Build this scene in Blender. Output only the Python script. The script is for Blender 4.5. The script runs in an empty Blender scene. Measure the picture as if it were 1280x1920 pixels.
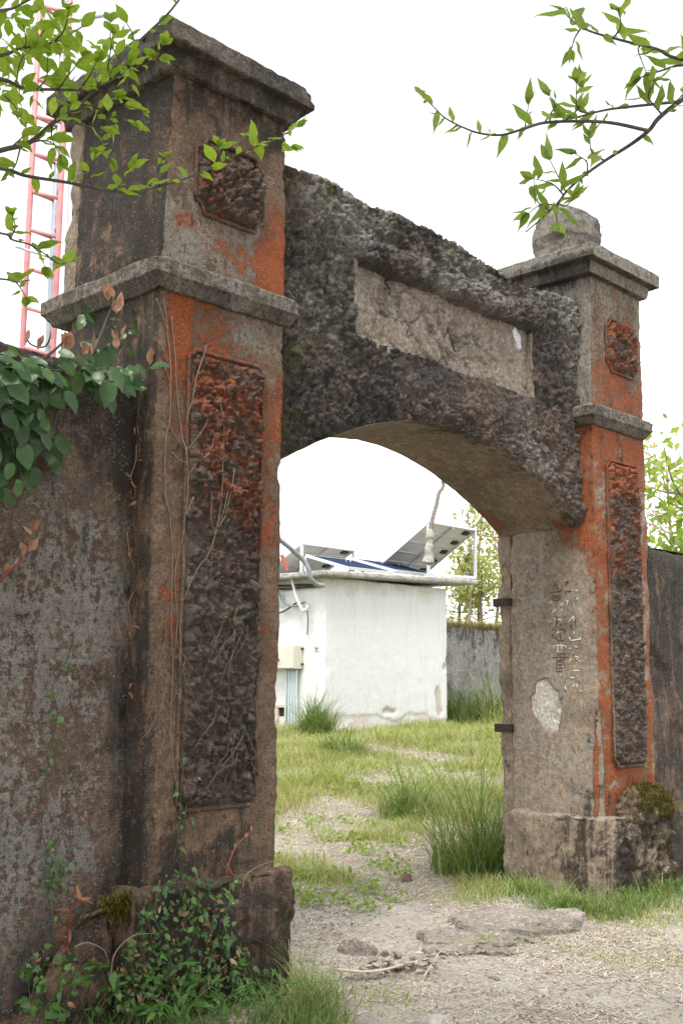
import bpy, bmesh, math, random
import numpy as np
from mathutils import Vector, Matrix

R = random.Random(7)
NR = np.random.default_rng(11)
sc = bpy.context.scene
rad = math.radians

# ------------------------------------------------------------------ camera
F_PX, PITCH, ROLL, YAW = 2105.6, rad(8.6156), rad(0.4665), rad(43.973)
CAM = np.array([-3.4828, -4.7336, 1.6186])
FW = np.array([math.cos(YAW) * math.cos(PITCH), math.sin(YAW) * math.cos(PITCH), math.sin(PITCH)])
RT0 = np.array([math.sin(YAW), -math.cos(YAW), 0.0])
UP0 = np.cross(RT0, FW)
cR, sR = math.cos(ROLL), math.sin(ROLL)
RT = cR * RT0 + sR * UP0
UP = -sR * RT0 + cR * UP0
cd = bpy.data.cameras.new('camera')
cam = bpy.data.objects.new('camera', cd)
sc.collection.objects.link(cam)
M = Matrix(((RT[0], UP[0], -FW[0], CAM[0]), (RT[1], UP[1], -FW[1], CAM[1]), (RT[2], UP[2], -FW[2], CAM[2]), (0, 0, 0, 1)))
cam.matrix_world = M
cd.sensor_fit = 'VERTICAL'
cd.sensor_height = 24.0
cd.lens = F_PX / 1920.0 * 24.0
cd.clip_start = 0.05
cd.clip_end = 2000.0
sc.camera = cam

# ------------------------------------------------------------------ sky, sun, exposure
SUN_TO = Vector((-0.50, -0.30, 1.25)).normalized()
world = bpy.data.worlds.new('World')
sc.world = world
world.use_nodes = True
wn = world.node_tree
bg = wn.nodes['Background']
sky = wn.nodes.new('ShaderNodeTexSky')
sky.sky_type = 'NISHITA'
sky.sun_disc = False
sky.sun_elevation = math.asin(SUN_TO.z)
sky.sun_rotation = math.atan2(SUN_TO.x, SUN_TO.y)
sky.air_density = 1.0
sky.dust_density = 1.5
sky.ozone_density = 1.0
hs = wn.nodes.new('ShaderNodeHueSaturation')
hs.inputs['Saturation'].default_value = 0.12      # a veiled, overcast sky
wn.links.new(sky.outputs[0], hs.inputs['Color'])
wn.links.new(hs.outputs[0], bg.inputs['Color'])
bg.inputs['Strength'].default_value = 0.15
ld = bpy.data.lights.new('sun', 'SUN')
ld.energy = 1.5
ld.angle = rad(22)
ld.color = (1.0, 0.95, 0.87)
sun = bpy.data.objects.new('sun', ld)
sc.collection.objects.link(sun)
sun.rotation_euler = (-SUN_TO).to_track_quat('-Z', 'Y').to_euler()
sc.view_settings.view_transform = 'Standard'
sc.view_settings.look = 'None'
sc.view_settings.gamma = 1.0
sc.view_settings.exposure = 1.45
sc.view_settings.use_curve_mapping = False
sc.render.engine = 'CYCLES'
sc.cycles.use_denoising = True
sc.cycles.denoising_prefilter = 'ACCURATE'
sc.cycles.max_bounces = 6
sc.cycles.adaptive_threshold = 0.02
sc.cycles.transparent_max_bounces = 8


# ------------------------------------------------------------------ measuring helpers (photo pixel -> point at a real distance)
def ray(u, v):
    return FW + (u - 640.0) / F_PX * RT + (960.0 - v) / F_PX * UP
def at(u, v, d): return CAM + d * ray(u, v)
def on_y(u, v, y): r = ray(u, v); return CAM + r * ((y - CAM[1]) / r[1])
def on_x(u, v, x): r = ray(u, v); return CAM + r * ((x - CAM[0]) / r[0])
def on_z(u, v, z): r = ray(u, v); return CAM + r * ((z - CAM[2]) / r[2])


# ------------------------------------------------------------------ noise (numpy)
def _hash(ix, iy, iz, s):
    h = (ix.astype(np.int64) * 374761393 + iy.astype(np.int64) * 668265263 + iz.astype(np.int64) * 2147483647 + s * 974634777) & 0xffffffff
    h = ((h ^ (h >> 13)) * 1274126177) & 0xffffffff
    h = ((h ^ (h >> 16)) * 2246822519) & 0xffffffff
    return (h ^ (h >> 15)) & 0xffffffff
def vnoise(P, s=0):
    i = np.floor(P).astype(np.int64); f = P - i
    f = f * f * f * (f * (f * 6 - 15) + 10)
    out = 0
    for dx in (0, 1):
        wx = f[:, 0] if dx else 1 - f[:, 0]
        for dy in (0, 1):
            wy = f[:, 1] if dy else 1 - f[:, 1]
            for dz in (0, 1):
                wz = f[:, 2] if dz else 1 - f[:, 2]
                out = out + wx * wy * wz * (_hash(i[:, 0] + dx, i[:, 1] + dy, i[:, 2] + dz, s) / 4294967295.0)
    return out * 2 - 1
_RO = np.array([[0.0, 0.8, 0.6], [-0.8, 0.36, -0.48], [-0.6, -0.48, 0.64]])
def fbm(P, freq=1.0, octv=4, s=0, gain=0.5):
    P = (np.asarray(P, float) * freq) @ _RO
    a, t, o = 1.0, 0.0, 0.0
    for k in range(octv):
        o = o + a * vnoise(P + 17.3 * k, s + k); t += a
        a *= gain; P = (P * 2.03) @ _RO
    return o / t * 1.6
def worley(P, freq, s=0):
    P = np.asarray(P, float) * freq
    i = np.floor(P).astype(np.int64)
    f1 = np.full(len(P), 9.0); f2 = np.full(len(P), 9.0); idd = np.zeros(len(P))
    for dx in (-1, 0, 1):
        for dy in (-1, 0, 1):
            for dz in (-1, 0, 1):
                c = i + np.array([dx, dy, dz])
                q = np.stack([_hash(c[:, 0], c[:, 1], c[:, 2], s + k) / 4294967295.0 for k in range(3)], 1)
                d = np.linalg.norm(c + q - P, axis=1)
                m = d < f1
                f2 = np.where(m, f1, np.minimum(f2, d))
                idd = np.where(m, q[:, 0], idd); f1 = np.where(m, d, f1)
    return f1, f2, idd
def sstep(a, b, x):
    t = np.clip((np.asarray(x, float) - a) / (b - a), 0, 1)
    return t * t * (3 - 2 * t)


# ------------------------------------------------------------------ mesh helpers
COL = sc.collection
def mesh(name, V, Fc, mat=None, smooth=True, masks=None, rnd=None):
    """V (n,3); Fc a (m,3)/(m,4) array or a list of such arrays"""
    if not isinstance(Fc, list): Fc = [Fc]
    Fc = [np.asarray(f, np.int32) for f in Fc if len(f)]
    me = bpy.data.meshes.new(name)
    V = np.asarray(V, np.float32)
    me.vertices.add(len(V)); me.vertices.foreach_set('co', V.ravel())
    nl = sum(f.size for f in Fc); nf = sum(len(f) for f in Fc)
    me.loops.add(nl); me.loops.foreach_set('vertex_index', np.concatenate([f.ravel() for f in Fc]))
    tot = np.concatenate([np.full(len(f), f.shape[1], np.int32) for f in Fc])
    me.polygons.add(nf)
    me.polygons.foreach_set('loop_start', np.concatenate([[0], np.cumsum(tot)[:-1]]).astype(np.int32))
    me.update(calc_edges=True)
    me.validate()
    me.polygons.foreach_set('use_smooth', np.full(len(me.polygons), bool(smooth)))
    if masks is not None:
        masks = np.broadcast_to(np.asarray(masks, np.float32), (len(V), 4))
        a = me.color_attributes.new('mask', 'FLOAT_COLOR', 'POINT')
        a.data.foreach_set('color', np.ascontiguousarray(masks).ravel())
    if rnd is not None:
        a = me.attributes.new('rnd', 'FLOAT', 'POINT')
        a.data.foreach_set('value', np.asarray(rnd, np.float32).ravel())
    if mat is not None: me.materials.append(mat)
    return me
def obj(name, me, parent=None, loc=None):
    o = bpy.data.objects.new(name, me)
    COL.objects.link(o)
    if loc is not None: o.location = loc
    if parent is not None: o.parent = parent
    return o
def tag(o, label=None, cat=None, group=None, kind=None):
    if label: o['label'] = label
    if cat: o['category'] = cat
    if group: o['group'] = group
    if kind: o['kind'] = kind
    return o
def empty(name, loc=(0, 0, 0)):
    o = bpy.data.objects.new(name, None); o.empty_display_size = 0.2
    COL.objects.link(o); o.location = loc
    return o
def part(name, V, Fc, mat, parent, smooth=True, masks=None, rnd=None):
    """vertices given in world space; parent has only a location"""
    off = np.zeros(3); p = parent
    while p is not None: off = off + np.array(p.location); p = p.parent
    return obj(name, mesh(name, np.asarray(V, float) - off, Fc, mat, smooth, masks, rnd), parent)

_lat = {}
def lattice(nx, ny, nz):
    k = (nx, ny, nz)
    if k in _lat: return _lat[k]
    Q = []
    def face(ax, val, flip):
        a, b = [i for i in range(3) if i != ax]
        n = [nx, ny, nz]
        A, B = np.meshgrid(np.arange(n[a] + 1), np.arange(n[b] + 1), indexing='ij')
        C = np.zeros(A.shape + (3,), np.int64); C[..., a] = A; C[..., b] = B; C[..., ax] = val
        K = (C[..., 0] * (ny + 1) + C[..., 1]) * (nz + 1) + C[..., 2]
        q = np.stack([K[:-1, :-1], K[1:, :-1], K[1:, 1:], K[:-1, 1:]], -1).reshape(-1, 4)
        Q.append(q[:, ::-1] if flip else q)
    face(0, 0, True); face(0, nx, False); face(1, 0, False); face(1, ny, True); face(2, 0, True); face(2, nz, False)
    q = np.concatenate(Q)
    u, inv = np.unique(q.ravel(), return_inverse=True)
    P = np.stack([u // ((ny + 1) * (nz + 1)), (u // (nz + 1)) % (ny + 1), u % (nz + 1)], 1) / np.array([nx, ny, nz], float)
    _lat[k] = (P, inv.reshape(-1, 4))
    return _lat[k]
def normals(V, Q):
    n = np.cross(V[Q[:, 2]] - V[Q[:, 0]], V[Q[:, 3 if Q.shape[1] == 4 else 1]] - V[Q[:, 1 if Q.shape[1] == 4 else 0]])
    N = np.zeros_like(V)
    for k in range(Q.shape[1]):
        for c in range(3): N[:, c] += np.bincount(Q[:, k], n[:, c], minlength=len(V))
    return N / np.maximum(np.linalg.norm(N, axis=1, keepdims=True), 1e-12)
def block(lo, hi, res=0.025, warp=None, disp=None, chip=0.0, rough=0.006, seed=0, bev=0.008):
    """weathered block: lattice box, optional warp of positions, rough faces, chipped edges"""
    lo, hi = np.array(lo, float), np.array(hi, float)
    n = np.maximum(1, np.ceil((hi - lo) / res)).astype(int)
    P, Q = lattice(*n)
    L = hi - lo
    D = np.minimum(P, 1 - P) * L                       # distance to each pair of faces
    E = np.sort(D, axis=1)[:, 1]                       # distance to the nearest edge
    V = lo + P * L
    if warp is not None: V = warp(V, P)
    N = normals(V, Q)
    d = rough * fbm(V, 5.0, 4, seed) + rough * 0.45 * fbm(V, 28.0, 2, seed + 9)
    if disp is not None: d = d + disp(V, N, P)
    e = np.exp(-E / 0.02)
    d = d - bev * e
    if chip:
        c = np.clip(fbm(V, 3.7, 4, seed + 31, .6) - 0.22, 0, 1) * 1.3 + 0.14 * np.clip(fbm(V, 29.0, 2, seed + 37), 0, 1)
        d = d - chip * c * np.exp(-E / 0.045)
    return V + N * d[:, None], Q, N
def box(lo, hi):
    lo, hi = np.array(lo, float), np.array(hi, float)
    P, Q = lattice(1, 1, 1)
    return lo + P * (hi - lo), Q
def join(lst):
    V, Fc, o = [], {}, 0
    for v, f in lst:
        V.append(v); f = np.asarray(f)
        Fc.setdefault(f.shape[1], []).append(f + o); o += len(v)
    return np.concatenate(V), [np.concatenate(x) for x in Fc.values()]
def smooth_line(pts, n=6):
    p = np.array(pts, float)
    if len(p) < 3: return p
    q = np.vstack([2 * p[0] - p[1], p, 2 * p[-1] - p[-2]])
    out = []
    for i in range(1, len(q) - 2):
        for t in np.arange(n) / n:
            a, b, c, d = q[i - 1], q[i], q[i + 1], q[i + 2]
            out.append(0.5 * (2 * b + (c - a) * t + (2 * a - 5 * b + 4 * c - d) * t * t + (3 * b - a - 3 * c + d) * t ** 3))
    out.append(p[-1])
    return np.array(out)
def tube(pts, r0, r1=None, sides=6):
    p = np.array(pts, float); n = len(p)
    r = np.linspace(r0, r0 if r1 is None else r1, n) if np.isscalar(r0) else np.array(r0)
    t = np.gradient(p, axis=0); t /= np.maximum(np.linalg.norm(t, axis=1, keepdims=True), 1e-9)
    a = np.cross(t[0], [0, 0, 1.0]); a = a if np.linalg.norm(a) > 1e-3 else np.array([1.0, 0, 0]); a /= np.linalg.norm(a)
    V = []
    for i in range(n):
        a = a - t[i] * (a @ t[i]); a /= max(np.linalg.norm(a), 1e-9); b = np.cross(t[i], a)
        th = np.arange(sides) * 2 * math.pi / sides
        V.append(p[i] + r[i] * (np.cos(th)[:, None] * a + np.sin(th)[:, None] * b))
    V = np.concatenate(V)
    i = np.arange(n - 1)[:, None] * sides; j = np.arange(sides)[None, :]; k = (j + 1) % sides
    Q = np.stack([i + j, i + k, i + sides + k, i + sides + j], -1).reshape(-1, 4)
    V = np.vstack([V, p[0], p[-1]])
    c0, c1 = len(V) - 2, len(V) - 1
    j = np.arange(sides); k = (j + 1) % sides
    T = np.vstack([np.stack([np.full(sides, c0), k, j], 1), np.stack([np.full(sides, c1), (n - 1) * sides + j, (n - 1) * sides + k], 1)])
    return V, [Q, T]
def tubes(lst):
    V, Qs, Ts, o = [], [], [], 0
    for v, (q, t) in lst:
        V.append(v); Qs.append(q + o); Ts.append(t + o); o += len(v)
    return np.concatenate(V), [np.concatenate(Qs), np.concatenate(Ts)]


# ------------------------------------------------------------------ materials
def new_mat(name):
    m = bpy.data.materials.new(name); m.use_nodes = True
    nt = m.node_tree
    return m, nt, nt.nodes['Principled BSDF']
class NB:
    """tiny node builder"""
    def __init__(self, nt): self.nt = nt
    def n(self, t, **kw):
        x = self.nt.nodes.new('ShaderNode' + t)
        for k, v in kw.items(): setattr(x, k, v)
        return x
    def L(self, a, b): self.nt.links.new(a, b)
    def noise(self, vec, scale, detail=4, rough=0.55, dist=0.0):
        x = self.n('TexNoise'); x.inputs['Scale'].default_value = scale; x.inputs['Detail'].default_value = detail
        x.inputs['Roughness'].default_value = rough; x.inputs['Distortion'].default_value = dist
        if vec is not None: self.L(vec, x.inputs['Vector'])
        return x.outputs['Fac']
    def vor(self, vec, scale, feat='F1', out='Distance', rnd=1.0):
        x = self.n('TexVoronoi', feature=feat); x.inputs['Scale'].default_value = scale; x.inputs['Randomness'].default_value = rnd
        if vec is not None: self.L(vec, x.inputs['Vector'])
        return x.outputs[out]
    def ramp(self, fac, stops):
        x = self.n('ValToRGB'); e = x.color_ramp.elements
        while len(e) < len(stops): e.new(0.5)
        for el, (p, c) in zip(e, stops):
            el.position = p; el.color = (c, c, c, 1) if np.isscalar(c) else (*c, 1)
        self.L(fac, x.inputs[0]); return x.outputs[0]
    def math(self, op, a, b=None, clamp=False):
        x = self.n('Math', operation=op, use_clamp=clamp)
        for i, v in enumerate((a, b)):
            if v is None: continue
            if np.isscalar(v): x.inputs[i].default_value = v
            else: self.L(v, x.inputs[i])
        return x.outputs[0]
    def mix(self, fac, a, b, mode='MIX'):
        x = self.n('Mix', data_type='RGBA', blend_type=mode)
        for s, v in ((x.inputs['Factor'], fac), (x.inputs[6], a), (x.inputs[7], b)):
            if isinstance(v, tuple): s.default_value = (*v, 1)
            elif np.isscalar(v): s.default_value = v
            else: self.L(v, s)
        return x.outputs[2]
    def bump(self, h, strength, dist=0.01, prev=None):
        x = self.n('Bump'); x.inputs['Strength'].default_value = strength; x.inputs['Distance'].default_value = dist
        self.L(h, x.inputs['Height'])
        if prev is not None: self.L(prev, x.inputs['Normal'])
        return x.outputs[0]
    def pos(self, scale=None):
        g = self.n('NewGeometry').outputs['Position']
        if scale is None: return g
        m = self.n('Mapping'); m.inputs['Scale'].default_value = scale; self.L(g, m.inputs['Vector']); return m.outputs[0]

def stucco_mat(name, base, base2, grey, spec=0.25, streak=1.0, lichen=(0.40, 0.098, 0.022), rough_lo=0.62, board=False, contrast=1.0, fleck=0.5):
    """weathered lime plaster; attribute 'mask' = (orange lichen, black crust, bare grey, moss)"""
    m, nt, P = new_mat(name); b = NB(nt)
    pos = b.pos()
    at_ = b.n('Attribute', attribute_name='mask')
    sep = b.n('SeparateColor'); b.L(at_.outputs['Color'], sep.inputs[0])
    mR, mG, mB, mA = sep.outputs[0], sep.outputs[1], sep.outputs[2], at_.outputs['Alpha']
    n1 = b.noise(pos, 2.1, 7, 0.62, 0.5); n2 = b.noise(pos, 7.5, 8, 0.7, 0.6); n3 = b.noise(pos, 36.0, 6, 0.72); n4 = b.noise(pos, 120.0, 4, 0.72)
    off = b.n('Mapping'); off.inputs['Location'].default_value = (7.3, 3.1, 5.7); b.L(pos, off.inputs['Vector'])
    n5 = b.noise(off.outputs[0], 15.0, 8, 0.72, 0.4)
    st = b.noise(b.pos((4, 4, 0.6)), 1.7, 8, 0.74, 0.9)                      # runs down the wall
    def thr(mask, parts, stops):
        f = mask
        for n_, w_ in parts: f = b.math('ADD', f, b.math('MULTIPLY', b.math('SUBTRACT', n_, 0.5), w_))
        return b.ramp(f, stops)
    col = b.mix(b.ramp(n2, [(0.33, 0.0), (0.66, 1.0)]), base, base2)
    col = b.mix(b.math('MULTIPLY', b.ramp(n1, [(0.42, 0.0), (0.62, 1.0)]), 0.7), col, tuple(0.45 * x for x in base))
    col = b.mix(b.math('MULTIPLY', b.ramp(n5, [(0.50, 0.0), (0.60, 1.0)]), 0.45), col, tuple(1.35 * x for x in base))
    # bare grey cement
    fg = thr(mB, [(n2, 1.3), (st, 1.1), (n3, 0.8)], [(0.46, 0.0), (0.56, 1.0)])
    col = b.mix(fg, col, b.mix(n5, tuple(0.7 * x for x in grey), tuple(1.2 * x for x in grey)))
    # grain
    col = b.mix(0.8 * contrast, col, b.ramp(n3, [(0.28, 0.25), (0.5, 0.95), (0.74, 1.7)]), 'MULTIPLY')
    col = b.mix(0.6 * contrast, col, b.ramp(n4, [(0.32, 0.35), (0.68, 1.65)]), 'MULTIPLY')
    # orange lichen, granular with crisp edges
    oc = b.mix(b.ramp(n4, [(0.35, 0.0), (0.65, 1.0)]), tuple(0.5 * x for x in lichen), tuple(1.1 * x for x in lichen))
    oc = b.mix(b.ramp(n5, [(0.4, 0.0), (0.6, 0.6)]), oc, tuple(0.55 * x for x in lichen))
    fo = thr(mR, [(n1, 1.3), (n2, 1.6), (n5, 1.0), (n3, 1.3), (n4, 0.8)], [(0.50, 0.0), (0.57, 0.75), (0.75, 0.94)])
    col = b.mix(fo, col, oc)
    # black crust in runs and spots
    fd = thr(mG, [(st, 1.4 * streak), (n1, 0.7), (n2, 1.0), (n3, 1.0), (n4, 0.4)], [(0.45, 0.0), (0.53, 0.72), (0.75, 0.95)])
    col = b.mix(fd, col, b.mix(n3, (0.008, 0.007, 0.006), (0.042, 0.034, 0.027)))
    # pale crustose lichen: flecks and small rosettes
    v = b.ramp(b.vor(pos, 48.0), [(0.18, 1.0), (0.27, 0.0)])
    fl = b.math('MULTIPLY', v, b.ramp(n5, [(0.50, 0.0), (0.58, 1.0)]))
    fl = b.math('MAXIMUM', fl, b.math('MULTIPLY', b.ramp(n4, [(0.56, 0.0), (0.62, 1.0)]), b.ramp(n2, [(0.48, 0.0), (0.60, 1.0)])))
    col = b.mix(b.math('MULTIPLY', fl, fleck), col, (0.33, 0.315, 0.29))
    # moss
    fm = thr(mA, [(n2, 1.5), (n3, 1.1)], [(0.52, 0.0), (0.62, 0.9)])
    col = b.mix(fm, col, b.mix(n4, (0.030, 0.030, 0.008), (0.12, 0.105, 0.022)))
    b.L(col, P.inputs['Base Color'])
    b.L(b.ramp(n3, [(0.3, rough_lo), (0.7, 0.95)]), P.inputs['Roughness'])
    P.inputs['Specular IOR Level'].default_value = spec
    h = b.math('ADD', b.math('MULTIPLY', n3, 1.2), b.math('MULTIPLY', n4, 0.6))
    h = b.math('ADD', h, b.math('MULTIPLY', n2, 1.2))
    h = b.math('SUBTRACT', h, b.math('MULTIPLY', b.ramp(b.vor(pos, 26.0), [(0.05, 1.0), (0.16, 0.0)]), 1.0))   # pits
    h = b.math('ADD', h, b.math('MULTIPLY', fo, 0.25))
    h = b.math('SUBTRACT', h, b.math('MULTIPLY', fg, 0.3))
    bm = b.bump(h, 1.0, 0.016)
    if board:
        wv = b.n('TexWave', wave_type='BANDS', bands_direction='Z'); wv.inputs['Scale'].default_value = 19.0
        wv.inputs['Distortion'].default_value = 2.2; wv.inputs['Detail'].default_value = 4.0; wv.inputs['Detail Scale'].default_value = 0.8
        b.L(b.pos((0.25, 0.25, 1)), wv.inputs['Vector'])
        bm = b.bump(wv.outputs['Fac'], 0.16, 0.006, bm)
    b.L(bm, P.inputs['Normal'])
    return m

def plain_mat(name, col, rough=0.6, metal=0.0, var=0.25, scale=12.0, bump=0.2, spec=0.4):
    m, nt, P = new_mat(name); b = NB(nt)
    pos = b.pos()
    n = b.noise(pos, scale, 5, 0.6)
    c = b.mix(1.0, tuple(col), b.ramp(n, [(0.25, 1 - var), (0.75, 1 + var)]), 'MULTIPLY')
    b.L(c, P.inputs['Base Color']); P.inputs['Roughness'].default_value = rough; P.inputs['Metallic'].default_value = metal
    P.inputs['Specular IOR Level'].default_value = spec
    if bump: b.L(b.bump(n, bump, 0.01), P.inputs['Normal'])
    return m

def leaf_mat(name, c1, c2, trans=0.45, rough=0.45, spec=0.4, attr=False, tint=None, dry=None):
    m, nt, P = new_mat(name); b = NB(nt)
    if attr: r = b.n('Attribute', attribute_name='rnd').outputs['Fac']
    else: r = b.n('ObjectInfo').outputs['Random']
    col = b.mix(r, tuple(c1), tuple(c2))
    if dry is not None: col = b.mix(b.ramp(r, [(0.86, 0.0), (0.9, 1.0)]), col, tuple(dry))
    nz = b.noise(b.pos(), 60.0, 3, 0.6)
    col = b.mix(0.5, col, b.ramp(nz, [(0.3, 0.7), (0.7, 1.3)]), 'MULTIPLY')
    b.L(col, P.inputs['Base Color']); P.inputs['Roughness'].default_value = rough; P.inputs['Specular IOR Level'].default_value = spec
    if trans == 0: return m
    tr = b.n('BsdfTranslucent'); tc = b.mix(1.0, col, tint or (1.25, 1.2, 0.55), 'MULTIPLY'); b.L(tc, tr.inputs['Color'])
    mx = b.n('MixShader'); mx.inputs[0].default_value = trans
    b.L(P.outputs[0], mx.inputs[1]); b.L(tr.outputs[0], mx.inputs[2])
    b.L(mx.outputs[0], nt.nodes['Material Output'].inputs['Surface'])
    return m

BROWN, BROWN2, GREY = (0.200, 0.132, 0.088), (0.130, 0.083, 0.056), (0.245, 0.222, 0.188)
M_plaster = stucco_mat('weathered_plaster', BROWN, BROWN2, GREY)
M_jamb = stucco_mat('jamb_plaster', (0.340, 0.265, 0.195), (0.225, 0.170, 0.125), (0.315, 0.275, 0.225), streak=1.2, fleck=0.25, contrast=0.7)
M_soffit = stucco_mat('soffit_plaster', (0.27, 0.21, 0.15), (0.175, 0.13, 0.092), (0.26, 0.23, 0.19), streak=0.6)
M_rustic = stucco_mat('rustic_stucco', (0.125, 0.088, 0.064), (0.068, 0.048, 0.037), (0.195, 0.180, 0.158), spec=0.5, rough_lo=0.40, fleck=0.6)
M_wall = stucco_mat('wall_plaster', (0.165, 0.115, 0.083), (0.108, 0.074, 0.055), (0.225, 0.205, 0.180), board=True, fleck=0.75)
M_cap = stucco_mat('cap_stone', (0.150, 0.126, 0.098), (0.090, 0.075, 0.060), (0.225, 0.205, 0.172))
M_finial = stucco_mat('finial_stone', (0.21, 0.192, 0.162), (0.145, 0.132, 0.112), (0.26, 0.24, 0.21))
M_tablet = stucco_mat('tablet_plaster', (0.31, 0.255, 0.205), (0.235, 0.19, 0.15), (0.34, 0.305, 0.262), streak=0.8, fleck=0.25)

# ------------------------------------------------------------------ ground
HUT0, HUT1, HUTY = 10.98, 14.49, 9.61
def gz(x, y):
    x = np.asarray(x, float); y = np.asarray(y, float)
    P = np.stack([x, y, np.zeros_like(x)], -1).reshape(-1, 3)
    n = 0.045 * fbm(P, 0.55, 3, 5) + 0.014 * fbm(P, 3.2, 3, 6)
    n = n.reshape(x.shape)
    d = (x * 0.72 + y * 0.69)
    return 0.72 * sstep(3.6, 14.0, d) * sstep(0.2, 3.5, y) + n - 0.02 + 0.05 * sstep(13, 40, d)

# ground sheet: fine near the camera and through the court, coarse out to the horizon
def axis(a, b, fine0, fine1, step, far):
    x = list(np.arange(fine0, fine1, step)); s = step
    lo = fine0
    while lo > a: s *= 1.35; lo -= s; x.insert(0, max(lo, a))
    s = step; hi = x[-1]
    while hi < b: s *= 1.35; hi += s; x.append(min(hi, b))
    return np.array(x)
gx = axis(-400, 700, -3.0, 7.0, 0.045, 0); gy = axis(-400, 700, -4.0, 4.0, 0.045, 0)
GX, GY = np.meshgrid(gx, gy, indexing='ij')
GZ = gz(GX, GY)
nxg, nyg = GX.shape
ki = np.arange(nxg * nyg).reshape(nxg, nyg)
GQ = np.stack([ki[:-1, :-1], ki[1:, :-1], ki[1:, 1:], ki[:-1, 1:]], -1).reshape(-1, 4)
gp = np.stack([GX, GY, GZ], -1).reshape(-1, 3)

# where the court is bare straw-strewn earth (measured spots) and where grass grows
BARE = []
for u, v, z, rx, ry in [(632, 1530, .18, 0.75, .55), (680, 1592, .07, .9, .45), (780, 1455, .42, 1.0, .4), (620, 1690, .0, 1.0, .35), (740, 1640, .0, .7, .5), (720, 1675, .0, .9, .35),
                        (840, 1440, .4, .6, .3)]:
    p = on_z(u, v, z); BARE.append((p[0], p[1], rx, ry))
def grass_density(x, y):
    P = np.stack([x, y, np.zeros_like(x)], -1)
    n = fbm(P, 0.9, 3, 41)
    d = np.clip(0.85 + 1.0 * n + .5 * fbm(P, 3.5, 2, 43), 0.05, 1)
    for bx, by, rx, ry in BARE:
        # ellipses long across the view
        dx, dy = x - bx, y - by
        a = (dx * RT0[0] + dy * RT0[1]) / rx; c = (dx * FW[0] + dy * FW[1]) / (ry * 2.2)
        d = d * (.07 + .93 * sstep(0.55, 1.1, np.sqrt(a * a + c * c) + 0.4 * n))
    s = (x * 0.72 + y * 0.69)
    return d * sstep(2.6, 3.7, s + 0.5 * n)
gm = grass_density(gp[:, 0], gp[:, 1]) * sstep(0.1, 0.6, gp[:, 1])

m, nt, P = new_mat('trodden_earth'); b = NB(nt); M_ground = m
pos = b.pos()
n1 = b.noise(pos, 0.9, 5, 0.6); n2 = b.noise(pos, 6.0, 6, 0.65); n3 = b.noise(pos, 38.0, 5, 0.7); n4 = b.noise(pos, 150.0, 3, 0.7)
at_ = b.n('Attribute', attribute_name='mask'); sp = b.n('SeparateColor'); b.L(at_.outputs['Color'], sp.inputs[0])
c = b.mix(b.ramp(n2, [(0.3, 0.0), (0.7, 1.0)]), (0.32, 0.275, 0.225), (0.47, 0.425, 0.365))
c = b.mix(b.math('MULTIPLY', b.ramp(n1, [(0.4, 0.0), (0.65, 1.0)]), 0.6), c, (0.50, 0.46, 0.405))
c = b.mix(b.math('MULTIPLY', b.ramp(b.noise(pos, 1.7, 6, 0.7, 0.6), [(0.50, 0.0), (0.66, 1.0)]), 0.5), c, (0.27, 0.215, 0.165))
vo = b.vor(pos, 62.0, 'F1', 'Color')
c = b.mix(b.ramp(n3, [(0.46, 0.0), (0.60, 0.7)]), c, b.mix(0.75, (0.36, 0.34, 0.31), vo, 'MULTIPLY'))
c = b.mix(0.8, c, b.ramp(n4, [(0.3, 0.55), (0.7, 1.4)]), 'MULTIPLY')
c = b.mix(b.math('MULTIPLY', sp.outputs[0], 0.85), c, b.mix(n3, (0.10, 0.115, 0.035), (0.24, 0.22, 0.10)))
b.L(c, P.inputs['Base Color']); P.inputs['Roughness'].default_value = 0.95; P.inputs['Specular IOR Level'].default_value = 0.15
h = b.math('ADD', b.math('ADD', n3, b.math('MULTIPLY', n4, 0.6)), b.math('MULTIPLY', b.vor(pos, 62.0), 0.9))
b.L(b.bump(h, 0.8, 0.012), P.inputs['Normal'])
g = obj('ground', mesh('ground', gp, GQ, M_ground, True, np.stack([gm, gm * 0, gm * 0, gm * 0 + 1], 1)))
tag(g, 'pale trodden earth path and grassy court floor', 'ground', kind='structure')

# ------------------------------------------------------------------ the gateway
WL, DL, XR, WR, DR = 0.922, 0.86, 4.344, 0.853, 0.83
Z_PL, Z_ST, Z_CAP = 0.60, 3.872, 5.20
XRE = XR + WR
gate = empty('stone_gateway', (2.633, 0.4, 0.0))
tag(gate, 'weathered arched stone gateway with two lichen-covered pillars', 'gateway')

def front(N): return sstep(0.5, 0.8, -N[:, 1])
def leftf(N): return sstep(0.5, 0.8, -N[:, 0])
def stack4(a, b_, c_, d_):
    n = max(len(np.atleast_1d(x)) for x in (a, b_, c_, d_))
    return np.stack([np.broadcast_to(x, (n,)) for x in (a, b_, c_, d_)], 1)

def lumps(V, s=0, size=0.07, amp=0.03):
    W = V + 0.30 * size * np.stack([fbm(V, 0.8 / size, 2, s + k) for k in (50, 51, 52)], 1)
    f1, f2, idd = worley(W, 1.0 / size, s)
    h = np.sqrt(np.clip(1 - (f1 / 0.85) ** 2, 0, 1)) * (0.45 + 0.75 * idd) * (.45 + .55 * sstep(0.0, 0.12, f2 - f1))
    f1b, f2b, ib = worley(W * 1.0 + 3.7, 2.3 / size, s + 7)
    h = h + 0.55 * np.sqrt(np.clip(1 - (f1b / 0.8) ** 2, 0, 1)) * (.4 + ib) * (.4 + .6 * sstep(0.0, .2, f2b - f1b))
    return amp * (h * 1.25 - 0.55 + 0.35 * fbm(V, 0.5 / size, 2, s + 3) + 0.2 * fbm(V, 4.0 / size, 2, s + 5))

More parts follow.
